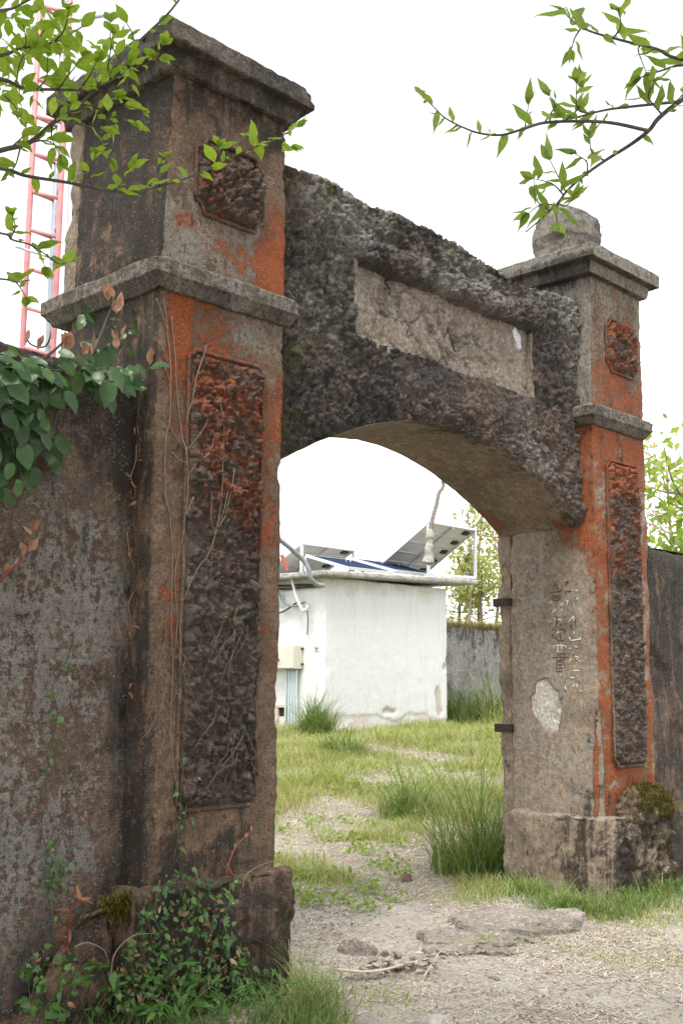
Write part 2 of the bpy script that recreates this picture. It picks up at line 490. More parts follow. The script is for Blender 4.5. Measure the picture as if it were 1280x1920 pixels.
def notch_outline(x0, x1, z0, z1, nr):
    """rectangle with scooped corners, as a closed polyline (x, z)"""
    out = []
    for cx, cz, a0 in ((x0, z0, 90), (x1, z0, 180), (x1, z1, 270), (x0, z1, 0)):
        for t in (0, 30, 60, 90):
            a = rad(a0 - t)
            out.append((cx + nr * math.cos(a), cz + nr * math.sin(a)))
    return np.array(out)
def in_notch(x, z, x0, x1, z0, z1, nr):
    d = np.minimum(np.minimum(x - x0, x1 - x), np.minimum(z - z0, z1 - z))
    for cx in (x0, x1):
        for cz in (z0, z1): d = np.minimum(d, np.hypot(x - cx, z - cz) - nr)
    return d
def rustic_panel(parent, x0, x1, z0, z1, nr, y, seed, mask, size=0.06, amp=0.034, frame=True, open_top=False):
    res = 0.0095
    nx, nz = int((x1 - x0 + .02) / res), int((z1 - z0 + .02) / res)
    X, Z = np.meshgrid(np.linspace(x0 - .01, x1 + .01, nx), np.linspace(z0 - .01, z1 + .01, nz), indexing='ij')
    V = np.stack([X, np.full_like(X, y), Z], -1).reshape(-1, 3)
    k = np.arange(nx * nz).reshape(nx, nz)
    Q = np.stack([k[:-1, :-1], k[1:, :-1], k[1:, 1:], k[:-1, 1:]], -1).reshape(-1, 4)
    d = in_notch(V[:, 0], V[:, 2], x0, x1, z0, z1, nr) + 0.008 * fbm(V, 18, 2, seed)
    h = 0.018 + lumps(V, seed, size, amp) + 0.012 * fbm(V, 3, 2, seed + 4)
    h = np.maximum(h, 0.003) * sstep(0.0, 0.022, d) - 0.02 * sstep(0.004, -0.012, d)
    V[:, 1] -= h
    keep = (d > -0.006)[Q].all(1)
    me = part('rough_panel', V, Q[keep], M_rustic, parent, True, mask(V, h))
    if frame:
        o = notch_outline(x0 - .016, x1 + .016, z0 - .016, z1 + .016, nr)
        pts = [np.array([x, y - 0.008 + 0.004 * math.sin(9 * x + 7 * z), z]) for x, z in np.vstack([o, o[:1]])]
        pts = np.array([q for a, c in zip(pts[:-1], pts[1:]) for q in np.linspace(a, c, max(2, int(np.linalg.norm(c - a) / 0.05)), endpoint=False)] + [pts[0]])
        pts += 0.0035 * np.stack([fbm(pts, 9, 2, seed + i) for i in (1, 2, 3)], 1)
        v, f = tube(pts, 0.013, sides=5)
        mk = mask(v, np.zeros(len(v)))
        part('panel_moulding', v, f, M_plaster, parent, True, mk)
    return me

PATCH = np.array([on_x(u, v, XR)[1:] for u, v in [(1003, 1276), (1024, 1272), (1034, 1284), (1046, 1296), (1050, 1320), (1050, 1350), (1046, 1370), (1030, 1373), (1013, 1366), (1006, 1352), (995, 1330), (993, 1308), (1001, 1298)]])
def patch_in(y, z):
    """signed distance into the hollow outlined by PATCH (positive inside)"""
    p = np.stack([y, z], -1); ins = np.zeros(len(p), bool); dm = np.full(len(p), 9.0)
    for a, c in zip(PATCH, np.roll(PATCH, -1, 0)):
        e = c - a; t = np.clip(((p - a) @ e) / (e @ e), 0, 1); dm = np.minimum(dm, np.linalg.norm(p - a - t[:, None] * e, axis=1))
        cr = ((a[1] > p[:, 1]) != (c[1] > p[:, 1])) & (p[:, 0] < (c[0] - a[0]) * (p[:, 1] - a[1]) / (c[1] - a[1] + 1e-12) + a[0]); ins ^= cr
    return np.where(ins, dm, -dm)
def pillar(side):
    lft = side == 'L'
    x0, x1, dep = (0.0, WL, DL) if lft else (XR, XRE, DR)
    sd = 100 if lft else 200
    def jambwarp(V, P): return V
    # lower shaft
    inward = (lambda N: leftf(N)) if not lft else (lambda N: N[:, 0] * 0)
    def sdisp(V, N, P):
        if lft: return np.clip(fbm(V, 3.0, 2, 3) - .3, 0, 1) * -0.02 * sstep(.6, .9, N[:, 0])
        d = -0.6 * leftf(N) * 0.006 * fbm(V, 5.0, 4, sd)          # keep the inscribed jamb flat
        d = d - 0.030 * leftf(N) * sstep(0.0, 0.010, patch_in(V[:, 1], V[:, 2]) + .010 * fbm(V, 16, 3, 78))
        # broken front arris low on the jamb
        arr = np.exp(-np.hypot(V[:, 0] - x0, V[:, 1]) / 0.10)
        return d - 0.075 * arr * sstep(0.25, 0.75, fbm(V * [1, 1, .55], 1.8, 3, 77) + 0.75 * sstep(1.75, 1.2, V[:, 2]) * sstep(0.2, 0.7, V[:, 2]))
    lo, hi = (x0, 0.0, Z_PL - 0.06), (x1, dep, Z_ST - 0.05)
    V, Q, N = block(lo, hi, 0.022 if lft else 0.012, None, sdisp, 0.028, 0.0065, sd, 0.006)
    fx = (V[:, 0] - x0) / (x1 - x0); z = V[:, 2]; fr = front(N); le = leftf(N)
    nlow = fbm(V, 1.3, 3, sd + 2)
    if lft:
        ora = fr * (0.60 * sstep(2.6, 3.4, z) * (0.45 + 0.55 * sstep(0.15, 0.45, fx)) + 0.54 * sstep(0.72, 0.86, fx) * sstep(0.9, 1.9, z) * sstep(3.4, 3.0, z) + 0.52 * sstep(1.3, 2.1, z) * sstep(.02, .1, fx) * sstep(.30, .2, fx)) * (0.8 + 0.3 * nlow)
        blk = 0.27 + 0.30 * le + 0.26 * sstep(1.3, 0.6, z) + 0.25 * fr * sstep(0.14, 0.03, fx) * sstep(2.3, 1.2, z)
        gry = 0.26 + 0.25 * sstep(3.35, 3.6, z) * sstep(.35, .6, fx) * fr + 0.2 * le
    else:
        ora = fr * (0.57 + 0.12 * sstep(2.4, 1.0, z) + .08 * sstep(3.3, 3.6, z)) + 0.42 * le * sstep(2.35, 2.85, z) * sstep(0.75, 0.2, V[:, 1]) + 0.28 * le * sstep(0.35, 0.05, V[:, 1]) * sstep(0.9, 1.6, z) + 0.18 * le * sstep(1.2, .8, z)
        blk = 0.16 + 0.10 * fr + 0.14 * le * sstep(0.55, 0.25, V[:, 1]) + 0.12 * sstep(1.1, 0.7, z)
        gry = 0.20 + 0.28 * le
    mk = stack4(ora, blk, gry, 0.0 * z + 0.25 * sstep(.8, .55, z))
    p = part('pillar', V, Q, M_plaster if lft else M_jamb, gate, True, mk)
    if not lft:
        p['label'] = 'far right pillar with an inscribed inner face'
    else:
        p['label'] = 'near left pillar with dead vines on its front'
    # rear rebate strip
    def rdisp(V, N, P): return -0.05 * np.clip(fbm(V * [1, 1, 1.0], 3.3, 3, sd + 12) - 0.05, 0, 1) * sstep(0.3, 0.8, N[:, 1] - N[:, 0] * .6)
    for nm, z0, z1 in (('rear_pilaster', 0.05, Z_ST - 0.2), ('rear_pilaster', Z_ST + .02, Z_CAP - .12)):
        if not lft and nm and z0 > 2: continue
        zt = z1 if lft else 2.96
        V, Q, N = block((x0 + .02, dep + .004, z0), (x1 - .02, dep + 0.145, zt), 0.025, None, rdisp, 0.05, 0.009, sd + 5)
        part(nm, V, Q, M_jamb, p, True, stack4(0.05, 0.22 if not lft else .12, 0.35, 0.1))
    # plinth
    q0 = 0.078
    pl0, pl1 = (x0 - q0, -q0, -0.25), (x1 + q0, dep + 0.06, Z_PL)
    def pdisp(V, N, P):
        return -0.05 * sstep(.2, .75, fbm(V, 2.6, 3, sd + 40)) * sstep(.35, .6, V[:, 2]) + 0.012 * fbm(V, 6.5, 3, sd + 41) * (1 + 1.0 * front(N)) + (0 if lft else lumps(V, 9, .08, .05) * front(N) * sstep(4.3, 4.5, V[:, 0]))
    V, Q, N = block(pl0, pl1, 0.021, None, pdisp, 0.09, 0.01, sd + 8, 0.012)
    z = V[:, 2]; fr = front(N); le = leftf(N); topf = sstep(.5, .8, N[:, 2])
    if lft: mk = stack4(0.08, 0.48 + 0.12 * fr + .15 * sstep(.3, .0, z), 0.25 + .25 * topf, 0.18 + 0.30 * topf)
    else: mk = stack4(0.10 * le, 0.24 + 0.36 * fr + 0.22 * le * sstep(.5, .1, V[:, 1]) + .15 * topf * sstep(.6, .2, V[:, 1]), 0.30 + .35 * topf, 0.10 + 0.34 * fr * sstep(4.35, 4.9, V[:, 0]) + .25 * topf)  # top greyed paler to stand in for the ledge's missing shading
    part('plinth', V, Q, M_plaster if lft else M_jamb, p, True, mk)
    # string course
    cx, cy = (x0 + x1) / 2, (dep + (.15 if lft else .13)) / 2
    hx, hy = (x1 - x0) / 2, (dep + (.15 if lft else .13)) / 2
    def prof(tbl, dcx=0.0, dhx=0.0):
        zs = [t[0] for t in tbl]; os_ = [t[1] for t in tbl]
        def w(V, P):
            ov = np.interp(P[:, 2], zs, os_); zz = np.interp(P[:, 2], zs, [t[2] for t in tbl])
            sx, sy = P[:, 0] * 2 - 1, P[:, 1] * 2 - 1
            return np.stack([cx + dcx + sx * (hx - dhx + ov), cy + sy * (hy + ov), zz], 1)
        return w
    zb = Z_ST - 0.17
    w = prof([(0, .004, zb), (.18, .02, zb + .005), (.38, .062, zb + .065), (.46, .072, zb + .075), (.78, .072, zb + .155), (.9, .045, zb + .175), (1, -.03, zb + .20)])
    V, Q, N = block((0, 0, 0), (x1 - x0 + .2, dep + .2, .9), 0.020, w, None, 0.035, 0.006, sd + 15, 0.003)
    le = leftf(N); z = V[:, 2]
    mk = stack4(0.14 * front(N) - .1 * le, 0.30 - .05 * sstep(.3, .8, N[:, 2]) + .10 * sstep(-.2, -.7, N[:, 2]), 0.50, 0.10 + .2 * sstep(.5, .9, N[:, 2]))
    part('string_course', V, Q, M_cap, p, True, mk)
    # upper block, slightly battered
    tin = 0.05 if lft else 0.02
    def bw(V, P):
        t = P[:, 2] * tin; s = P[:, 0] * 2 - 1
        V = V.copy(); V[:, 0] -= s * t * (1.0 + (0.0 if s.size == 0 else 0) ) * np.where(s < 0, 1.0, 0.35); return V
    V, Q, N = block((x0, 0.0, Z_ST - .01), (x1, dep, Z_CAP - 0.11), 0.022, bw, None, 0.03, 0.007, sd + 20, 0.005)
    fx = (V[:, 0] - x0) / (x1 - x0); z = V[:, 2]; fr = front(N); le = leftf(N)
    nl = fbm(V, 2.4, 3, sd + 22)
    if lft:
        ora = fr * (0.24 + 0.34 * sstep(0.70, 0.82, fx) * sstep(4.75, 4.4, z) + 0.28 * sstep(.28, .5, fx) * sstep(4.25, 4.05, z)) * (1 + .4 * nl)
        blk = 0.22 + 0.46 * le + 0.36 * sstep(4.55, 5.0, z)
        gry = 0.36 + 0.30 * fr * sstep(4.5, 4.1, z)
        mo = 0.05 + 0 * z
    else:
        ora = fr * (0.30 + 0.30 * sstep(4.35, 4.1, z)); blk = 0.20 + 0.2 * sstep(4.8, 5.05, z) + 0.15 * le; gry = 0.50 + 0.2 * le; mo = 0.03 + 0 * z
    u = part('upper_block', V, Q, M_plaster, p, True, stack4(ora, blk, gry, mo))
    # cap: bed mould and slab
    w = prof([(0, .005, Z_CAP - .225), (.10, .045, Z_CAP - .215), (.22, .055, Z_CAP - .165), (.30, .065, Z_CAP - .12), (.37, .115, Z_CAP - .118), (.42, .130, Z_CAP - .112), (.70, .130, Z_CAP), (.76, .112, Z_CAP + .012), (.86, -.1, Z_CAP + .05), (1, -.40, Z_CAP + .085)], .022 if lft else 0.0, .038 if lft else 0.0)
    def cd_(V, N, P):
        if not lft: return 0 * V[:, 0]
        return -0.03 * sstep(.35, .9, fbm(V * [1, 1, .6], 4.0, 3, 9) + .5 * sstep(.35, .9, V[:, 0])) * sstep(Z_CAP - .10, Z_CAP - .03, V[:, 2])
    V, Q, N = block((0, 0, 0), (x1 - x0 + .3, dep + .4, 1.2), 0.020, w, cd_, 0.04, 0.008, sd + 25, 0.004)
    z = V[:, 2]; le = leftf(N)
    if lft: mk = stack4(0.05 * front(N), 0.50 - .3 * front(N) * sstep(Z_CAP - .1, Z_CAP - .08, z) * sstep(.5, .1, V[:, 0]), 0.38, 0.16 + .35 * front(N) * sstep(.45, .0, V[:, 0]) * sstep(Z_CAP - .11, Z_CAP - .09, z))
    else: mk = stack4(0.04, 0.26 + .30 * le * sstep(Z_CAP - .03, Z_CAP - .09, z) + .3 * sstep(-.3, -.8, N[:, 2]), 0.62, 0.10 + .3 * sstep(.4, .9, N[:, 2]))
    part('cap', V, Q, M_cap, p, True, mk)
    # panels
    if lft:
        def mkp(V, h): return stack4(0.20 + .36 * sstep(1.6, 3.2, V[:, 2]), 0.22 + 0.14 * sstep(2.9, 2.3, V[:, 2]), 0.34, 0.06)
        rustic_panel(p, 0.225, 0.735, 0.97, 3.40, 0.035, -0.002, 301, mkp, 0.060, 0.042)
        def mku(V, h): return stack4(0.42, 0.24 + .3 * sstep(4.55, 4.7, V[:, 2]), 0.2, 0.02)
        rustic_panel(p, 0.235, 0.715, 4.235, 4.655, 0.07, 0.0, 303, mku, 0.054, 0.042)
    else:
        def mkp(V, h): return stack4(0.52 * sstep(1.9, 3.3, V[:, 2]) + .1, 0.24 + 0.12 * sstep(2.9, 1.9, V[:, 2]), 0.26, 0.02)
        rustic_panel(p, 4.55, 5.02, 0.985, 3.43, 0.05, -0.002, 305, mkp, 0.058, 0.036)
        def mku(V, h): return stack4(0.52, 0.10, 0.34, 0.0)
        rustic_panel(p, 4.60, 5.07, 4.235, 4.655, 0.07, 0.0, 307, mku, 0.054, 0.042)
    return p
pillar_L = pillar('L')
pillar_R = pillar('R')

# broken ball finial on the far pillar
def lathe_blob(center, prof, n=40, amp=0.02, seed=0, m=28):
    zs = np.interp(np.linspace(0, 1, m), np.linspace(0, 1, len(prof)), [q[1] for q in prof])
    rs = np.interp(np.linspace(0, 1, m), np.linspace(0, 1, len(prof)), [q[0] for q in prof])
    th = np.arange(n) * 2 * math.pi / n
    V = np.stack([rs[:, None] * np.cos(th), rs[:, None] * np.sin(th), np.repeat(zs[:, None], n, 1)], -1).reshape(-1, 3) + center
    i = np.arange(m - 1)[:, None] * n; j = np.arange(n)[None]; k = (j + 1) % n
    Q = np.stack([i + j, i + k, i + n + k, i + n + j], -1).reshape(-1, 4)
    N = normals(V, Q)
    V = V + N * (amp * fbm(V, 4.5, 4, seed) + amp * .4 * fbm(V, 20, 3, seed + 1))[:, None]
    return V, Q, N
fc = np.array([XR + WR / 2 - .02, 0.46, Z_CAP + .03])
V, Q, N = lathe_blob(fc, [(0.36, 0), (0.35, .04), (0.285, .07), (.275, .16), (.285, .22), (.30, .27), (.285, .38), (.26, .46), (.17, .55), (.06, .60), (.001, .605)], 64, 0.028, 15, 50)
part('finial', V, Q, M_finial, pillar_R, True, stack4(0.0, 0.36 + .16 * sstep(.3, .5, V[:, 2] - fc[2]), 0.42, 0.30))

# iron hinge straps on the far jamb
M_iron = plain_mat('rusty_iron', (0.035, 0.026, 0.023), 0.75, 0.3, 0.4, 40, 0.4)
for zz in (2.297, 1.251):
    y0, y1 = 0.83, 0.985
    pts = [(XR + .05, y0 - .01, zz), (XR - .045, y0 - .005, zz), (XR - .05, y1 - .03, zz), (XR - .03, y1, zz), (XR + .05, y1 + .006, zz)]
    P3 = smooth_line(pts, 4)
    a = P3.copy(); a[:, 2] -= .033; c = P3.copy(); c[:, 2] += .033
    n_ = len(P3); ins = P3 - np.array([XR + .03, (y0 + y1) / 2, 0]); ins[:, 2] = 0; ins /= np.maximum(np.linalg.norm(ins, axis=1, keepdims=True), 1e-6)
    V = np.vstack([a, c, a - ins * .012, c - ins * .012]); i = np.arange(n_ - 1)
    Q = np.vstack([np.stack([i, i + 1, i + 1 + n_, i + n_], 1), np.stack([i + 2 * n_ + 1, i + 2 * n_, i + 3 * n_, i + 3 * n_ + 1], 1), np.stack([i + n_, i + n_ + 1, i + 1 + 3 * n_, i + 3 * n_], 1), np.stack([i + 1, i, i + 2 * n_, i + 1 + 2 * n_], 1)])
    part('hinge_strap', V, Q, M_iron, pillar_R, False)

# pale patch where the plaster fell off the far jamb (a thin raised lip of old plaster round bare cement)
M_patch = stucco_mat('bare_cement', (0.60, 0.56, 0.49), (0.50, 0.46, 0.40), (0.56, 0.54, 0.50), streak=.3, fleck=.1)
cc = PATCH.mean(0); pp = cc + (PATCH - cc) * 1.10
yy, zz = np.meshgrid(np.linspace(pp[:, 0].min(), pp[:, 0].max(), 24), np.linspace(pp[:, 1].min(), pp[:, 1].max(), 40), indexing='ij')
V = np.stack([np.full(yy.size, XR + .017), yy.ravel(), zz.ravel()], 1); V[:, 0] -= .006 * fbm(V, 14, 3, 79)
k = np.arange(yy.size).reshape(yy.shape); Q = np.stack([k[:-1, :-1], k[:-1, 1:], k[1:, 1:], k[1:, :-1]], -1).reshape(-1, 4)
keep = (patch_in(V[:, 1], V[:, 2]) > -.02)[Q].all(1); T = Q[keep]; Q = T
o = part('plaster_patch', V, Q, M_patch, pillar_R, True, stack4(0, .06 + .3 * sstep(1.56, 1.66, V[:, 2]), .3, 0)); o['label'] = 'pale bare patch where the plaster has fallen away'

# scratched and painted characters down the far jamb (strokes measured from the photograph)
M_cut = plain_mat('carved_stroke', (0.065, 0.046, 0.035), 0.9, 0, 0.3, 60, 0)
M_chalk = plain_mat('white_stroke', (0.62, 0.58, 0.54), 0.8, 0, 0.3, 60, 0)
S_ = 90.0 / 785.0
STROKES = [
 (M_cut, [[(75, 285), (300, 235)], [(130, 160), (215, 145)], [(150, 185), (165, 225)], [(210, 175), (195, 225)], [(180, 100), (185, 140)], [(130, 340), (150, 400)], [(130, 340), (260, 310)], [(260, 310), (235, 400)], [(150, 400), (235, 400)], [(165, 360), (235, 350)]]),
 (M_chalk, [[(95, 415), (135, 412)], [(95, 415), (90, 450)], [(110, 605), (215, 535)], [(345, 395), (385, 405)], [(385, 405), (355, 490)], [(240, 470), (300, 480)], [(285, 540), (290, 590)], [(270, 450), (305, 440)]]),
 (M_cut, [[(120, 895), (170, 885)], [(110, 1010), (190, 880)], [(210, 740), (175, 805)], [(230, 865), (320, 860)], [(265, 930), (270, 1050)], [(220, 1050), (320, 1055)], [(160, 1020), (220, 1025)], [(250, 800), (290, 790)]]),
 (M_chalk, [[(160, 680), (175, 730)], [(215, 715), (265, 700)], [(260, 700), (270, 740)], [(200, 955), (225, 920)]]),
 (M_chalk, [[(150, 1140), (160, 1190)], [(150, 1138), (345, 1138)], [(220, 1150), (215, 1230)], [(290, 1140), (280, 1200)], [(340, 1140), (355, 1170)], [(200, 1215), (235, 1240)]]),
 (M_cut, [[(120, 1335), (385, 1322)], [(200, 1275), (345, 1268)], [(205, 1275), (200, 1385)], [(330, 1270), (330, 1360)], [(215, 1385), (335, 1362)], [(265, 1290), (265, 1370)], [(195, 1405), (200, 1560)], [(195, 1403), (325, 1400)], [(325, 1400), (330, 1545)], [(205, 1460), (300, 1450)], [(205, 1505), (300, 1497)], [(200, 1560), (310, 1545)]]),
 (M_chalk, [[(300, 1480), (315, 1495)], [(250, 1620), (275, 1635)], [(265, 1615), (262, 1650)]]),
 (M_cut, [[(340, 90), (350, 170)], [(340, 90), (400, 95)], [(400, 95), (360, 140)], [(350, 250), (345, 310)], [(350, 250), (440, 240)], [(400, 800), (460, 795)]]),
 (M_chalk, [[(445, 240), (465, 235)], [(500, 240), (545, 235)], [(520, 370), (550, 375)], [(395, 755), (470, 660)], [(475, 660), (485, 740)], [(480, 905), (485, 955)], [(410, 990), (425, 1055)], [(425, 1055), (595, 1040)], [(590, 1005), (595, 1040)]]),
 (M_chalk, [[(395, 1190), (435, 1185)], [(500, 1150), (545, 1165)], [(445, 1260), (480, 1258)], [(400, 1420), (440, 1350)], [(490, 1310), (560, 1330)], [(520, 1360), (550, 1350)], [(560, 1380), (590, 1400)], [(455, 1550), (570, 1548)], [(425, 1655), (490, 1665)], [(535, 1620), (545, 1660)]]),
 (M_chalk, [[(445, 1820), (495, 1770)], [(525, 1760), (540, 1830)], [(580, 1870), (605, 1895)], [(335, 1830), (375, 1860)], [(340, 1800), (355, 1870)]]),
]
for mt, st in STROKES:
    root_ = None
    for a, c in st:
        a3 = on_x(1020 + a[0] * S_, 1080 + a[1] * S_, XR); c3 = on_x(1020 + c[0] * S_, 1080 + c[1] * S_, XR)
        pts = np.linspace(a3, c3, 4); pts[:, 0] -= 0.0015
        pts[1:-1, 1:] += NR.normal(0, 0.002, (2, 2))
        v, f = tube(pts, [0.0022, 0.0044, 0.0042, 0.0022], sides=5)
        part('character_stroke', v, f, mt, pillar_R)

# ------------------------------------------------------------------ lintel with its arch
LX0, LX1, LY0, LY1 = WL - .02, XR + .02, 0.13, 0.93
def arch(x, y=None):
    t = np.clip((x - 2.633) / (4.36 - 2.633), -1, 1)
    return 3.425 - 0.565 * np.abs(t) ** 1.85
TOPX = [0.9, 1.05, 1.38, 1.64, 2.18, 2.72, 3.24, 3.63, 3.97, 4.4]
TOPZ = [4.78, 4.80, 4.82, 4.79, 4.80, 4.80, 4.74, 4.72, 4.74, 4.76]
TB = (1.675, 3.70, 3.845, 4.375)   # tablet x0 x1 z0 z1
def lw(V, P):
    x = LX0 + P[:, 0] * (LX1 - LX0)
    y = LY0 + P[:, 1] * (LY1 - LY0)
    za = arch(x); zt = np.interp(x, TOPX, TOPZ) + 0.02 * fbm(np.stack([x, y, x * 0], 1), 2.2, 3, 61)
    y = y + 0.10 * np.where(P[:, 1] > .5, -1, 0) * 0
    return np.stack([x, y, za + (zt - za) * P[:, 2]], 1)
def in_tab(V): return np.minimum(np.minimum(V[:, 0] - TB[0], TB[1] - V[:, 0]), np.minimum(V[:, 2] - (TB[2] - .02 * (V[:, 0] - 2.6)), TB[3] + 0.012 * fbm(V, 6, 2, 8) - V[:, 2]))
def ldisp(V, N, P):
    d = in_tab(V); fr = front(N); tp = sstep(.4, .8, N[:, 2])
    lm = lumps(V, 401, 0.066, 0.034) + 0.036 * fbm(V, 1.8, 4, 402)
    # smoother plaster band below the tablet, heavy ledge above it
    low = sstep(3.87, 3.80, V[:, 2]) * sstep(3.52, 3.64, V[:, 2]) * sstep(1.9, 2.3, V[:, 0]) * sstep(3.9, 3.5, V[:, 0])
    lm = lm * (1 - .55 * low) + 0.02 * low
    led = sstep(4.36, 4.42, V[:, 2]) * sstep(4.62, 4.5, V[:, 2]) * sstep(1.55, 1.7, V[:, 0]) * sstep(3.85, 3.7, V[:, 0])
    lm = lm + 0.055 * led
    o = fr * np.where(d > 0, -0.09, lm) + tp * (0.5 * lm) + (1 - fr) * (1 - tp) * 0.0
    # ragged lower arris of the arch face
    o = o + fr * -0.03 * np.exp(-(V[:, 2] - arch(V[:, 0])) / 0.05)
    return o
nx_, ny_, nz_ = 340, 44, 165
P_, Q_ = lattice(nx_, ny_, nz_)
V0 = lw(None, P_); N0 = normals(V0, Q_)
d_ = ldisp(V0, N0, P_) + 0.006 * fbm(V0, 6, 4, 66)
V = V0 + N0 * d_[:, None]
fr = front(N0); so = sstep(-.3, -.6, N0[:, 2]); tp = sstep(.4, .8, N0[:, 2])
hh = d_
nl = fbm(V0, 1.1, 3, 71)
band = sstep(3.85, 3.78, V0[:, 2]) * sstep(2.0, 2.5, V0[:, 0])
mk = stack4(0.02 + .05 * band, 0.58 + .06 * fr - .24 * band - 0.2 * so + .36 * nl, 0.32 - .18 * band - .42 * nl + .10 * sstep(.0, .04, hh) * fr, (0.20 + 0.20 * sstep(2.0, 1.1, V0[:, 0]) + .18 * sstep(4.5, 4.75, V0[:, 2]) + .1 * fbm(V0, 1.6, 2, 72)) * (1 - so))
sm = so[Q_].mean(1) > 0.5
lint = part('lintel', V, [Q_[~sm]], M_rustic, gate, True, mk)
lint['label'] = 'rough lumpy stucco wall above the arch'
us, inv = np.unique(Q_[sm].ravel(), return_inverse=True)
V2 = V[us]; mk2 = stack4(0.14 + .25 * sstep(3.2, 2.95, V2[:, 2]) * sstep(3.3, 4.2, V2[:, 0]), 0.16 + .40 * sstep(0.42, 0.13, V2[:, 1]) - .05, 0.22, 0.05 + .2 * sstep(3.2, 2.95, V2[:, 2]))
part('arch_soffit', V2, inv.reshape(-1, 4), M_soffit, lint, True, mk2)
# the recessed tablet: flaking plaster in two layers
def tdisp(V, N, P):
    f1, f2, idd = worley(V * [1, 1, 1.6] + 0.12 * np.stack([fbm(V, 6, 3, 81), 0 * V[:, 0], fbm(V, 6, 3, 83)], 1), 2.6, 80)
    lay = sstep(0.0, .03, fbm(V, 2.2, 4, 85) + .10) + .7 * sstep(0.0, .03, fbm(V, 3.1, 4, 86) - .25)
    crack = sstep(.07, .02, f2 - f1) * sstep(-.1, .2, fbm(V, 1.5, 2, 87))
    return front(N) * (0.016 * lay - 0.022 * crack - 0.030 * sstep(.62, .75, fbm(V, 3.4, 3, 88)) + 0.004 * fbm(V, 14, 3, 89))
V, Q, N = block((TB[0] - .015, LY0 + .058, TB[2] - .06), (TB[1] + .015, LY0 + .20, TB[3] + .02), 0.0125, None, tdisp, 0.0, 0.004, 90)
tz = V[:, 2]
t_ = part('inscription_tablet', V, Q, M_tablet, lint, True, stack4(0.03, 0.09 + .20 * sstep(4.26, 4.36, tz) + .16 * sstep(3.2, 3.6, V[:, 0]) * sstep(4.1, 3.9, tz), 0.45, 0.0))
t_['label'] = 'smooth flaking inscription tablet, lettering lost'
for lo_, hi_ in (((TB[0] - .02, LY0 - .005, TB[2] - .03), (TB[0] + .022, LY0 + .10, TB[3] + .03)), ((TB[1] - .02, LY0 - .005, TB[2] - .06), (TB[1] + .03, LY0 + .10, TB[3] - .02)), ((TB[0] + .024, LY0 + .01, TB[2] - .05), (TB[1] - .022, LY0 + .10, TB[2] + .005))):
    V, Q, N = block(lo_, hi_, 0.014, (lambda V, P: V - np.array([0, 0, 1.0]) * (.02 * (V[:, :1] - 2.6))) if lo_[0] > 1.69 and hi_[0] - lo_[0] > 1 else None, None, 0.05, 0.005, 93, .006)
    part('tablet_border', V, Q, M_tablet, lint, True, stack4(0.05, 0.20, 0.4, 0.05))
# scrap of pale paper stuck on the tablet
pc = on_y(969, 633, LY0 + .042)
a_ = np.linspace(0, 2 * math.pi, 12, endpoint=False)
V = np.vstack([np.stack([pc[0] + .052 * np.cos(a_) * (1 + .3 * np.sin(3 * a_) + .2 * np.sin(5 * a_)) - .02 * np.sin(a_), pc[1] + .006 * np.sin(2 * a_), pc[2] + .082 * np.sin(a_) * (1 + .18 * np.sin(4 * a_ + 1))], 1), [pc + [0, -.012, 0]]])
V = np.vstack([V, V + [0, .004, 0]])
i = np.arange(12); j = (i + 1) % 12
T = np.vstack([np.stack([i, j, np.full(12, 12)], 1), np.stack([j + 13, i + 13, np.full(12, 25)], 1)])
M_paper = plain_mat('weathered_paper', (0.50, 0.51, 0.54), 0.7, 0, 0.45, 35, 0.3)
tag(part('paper_scrap', V, [T, np.stack([j, i, i + 13, j + 13], 1)], M_paper, None, False), 'small white paper scrap stuck to the tablet above the arch', 'paper')

# ------------------------------------------------------------------ boundary walls
def wall(name, x0, x1, top, y0, y1, seed, mask, label, warp=None, mat=None):
    def wd(V, N, P): return 0.012 * fbm(V, 1.3, 3, seed + 3) - 0.03 * sstep(.45, .8, fbm(V, 4.5, 3, seed + 5)) * front(N)
    V, Q, N = block((x0, y0, -.3), (x1, y1, top), 0.036, warp, wd, 0.06, 0.008, seed, 0.02)
    o = part(name, V, Q, mat or M_wall, None, True, mask(V, N)); tag(o, label, 'wall'); return o
def lmask(V, N):
    z = V[:, 2]; nl = fbm(V, .9, 3, 91); tp = sstep(2.2, 3.0, z)
    spk = sstep(1.7, 2.1, z) * sstep(2.95, 2.5, z)
    return stack4(0.03, 0.25 + .32 * tp + .25 * sstep(.8, .2, z) + .25 * sstep(-.25, -.02, V[:, 0]) * sstep(.2, .9, z), 0.31 + 0.34 * nl + .08 * spk, 0.04 + .2 * sstep(.5, .0, z))
wall('boundary_wall', -7.0, 0.06, 3.27, 0.16, 0.55, 500, lmask, 'dark plastered boundary wall left of the gateway under the creeper')
def rmask(V, N):
    z = V[:, 2]
    return stack4(0.06, 0.52 + .16 * sstep(1.2, 2.6, z), 0.34, 0.10 + .3 * sstep(.7, .2, z) + .2 * sstep(2.4, 2.9, z))
def rwarp(V, P):
    V = V.copy(); V[:, 2] -= (P[:, 2] ** 6) * 0.14 * sstep(5.35, 5.75, V[:, 0]) * (1.0)
    V[:, 1] += np.where(P[:, 1] < .5, 1, -1) * 0.10 * np.clip((P[:, 2] - .93) / .07, 0, 1) ** 2; return V
wall('boundary_wall', XRE - .06, 13.0, 2.99, 0.16, 0.55, 520, rmask, 'black-streaked boundary wall right of the far pillar', rwarp)

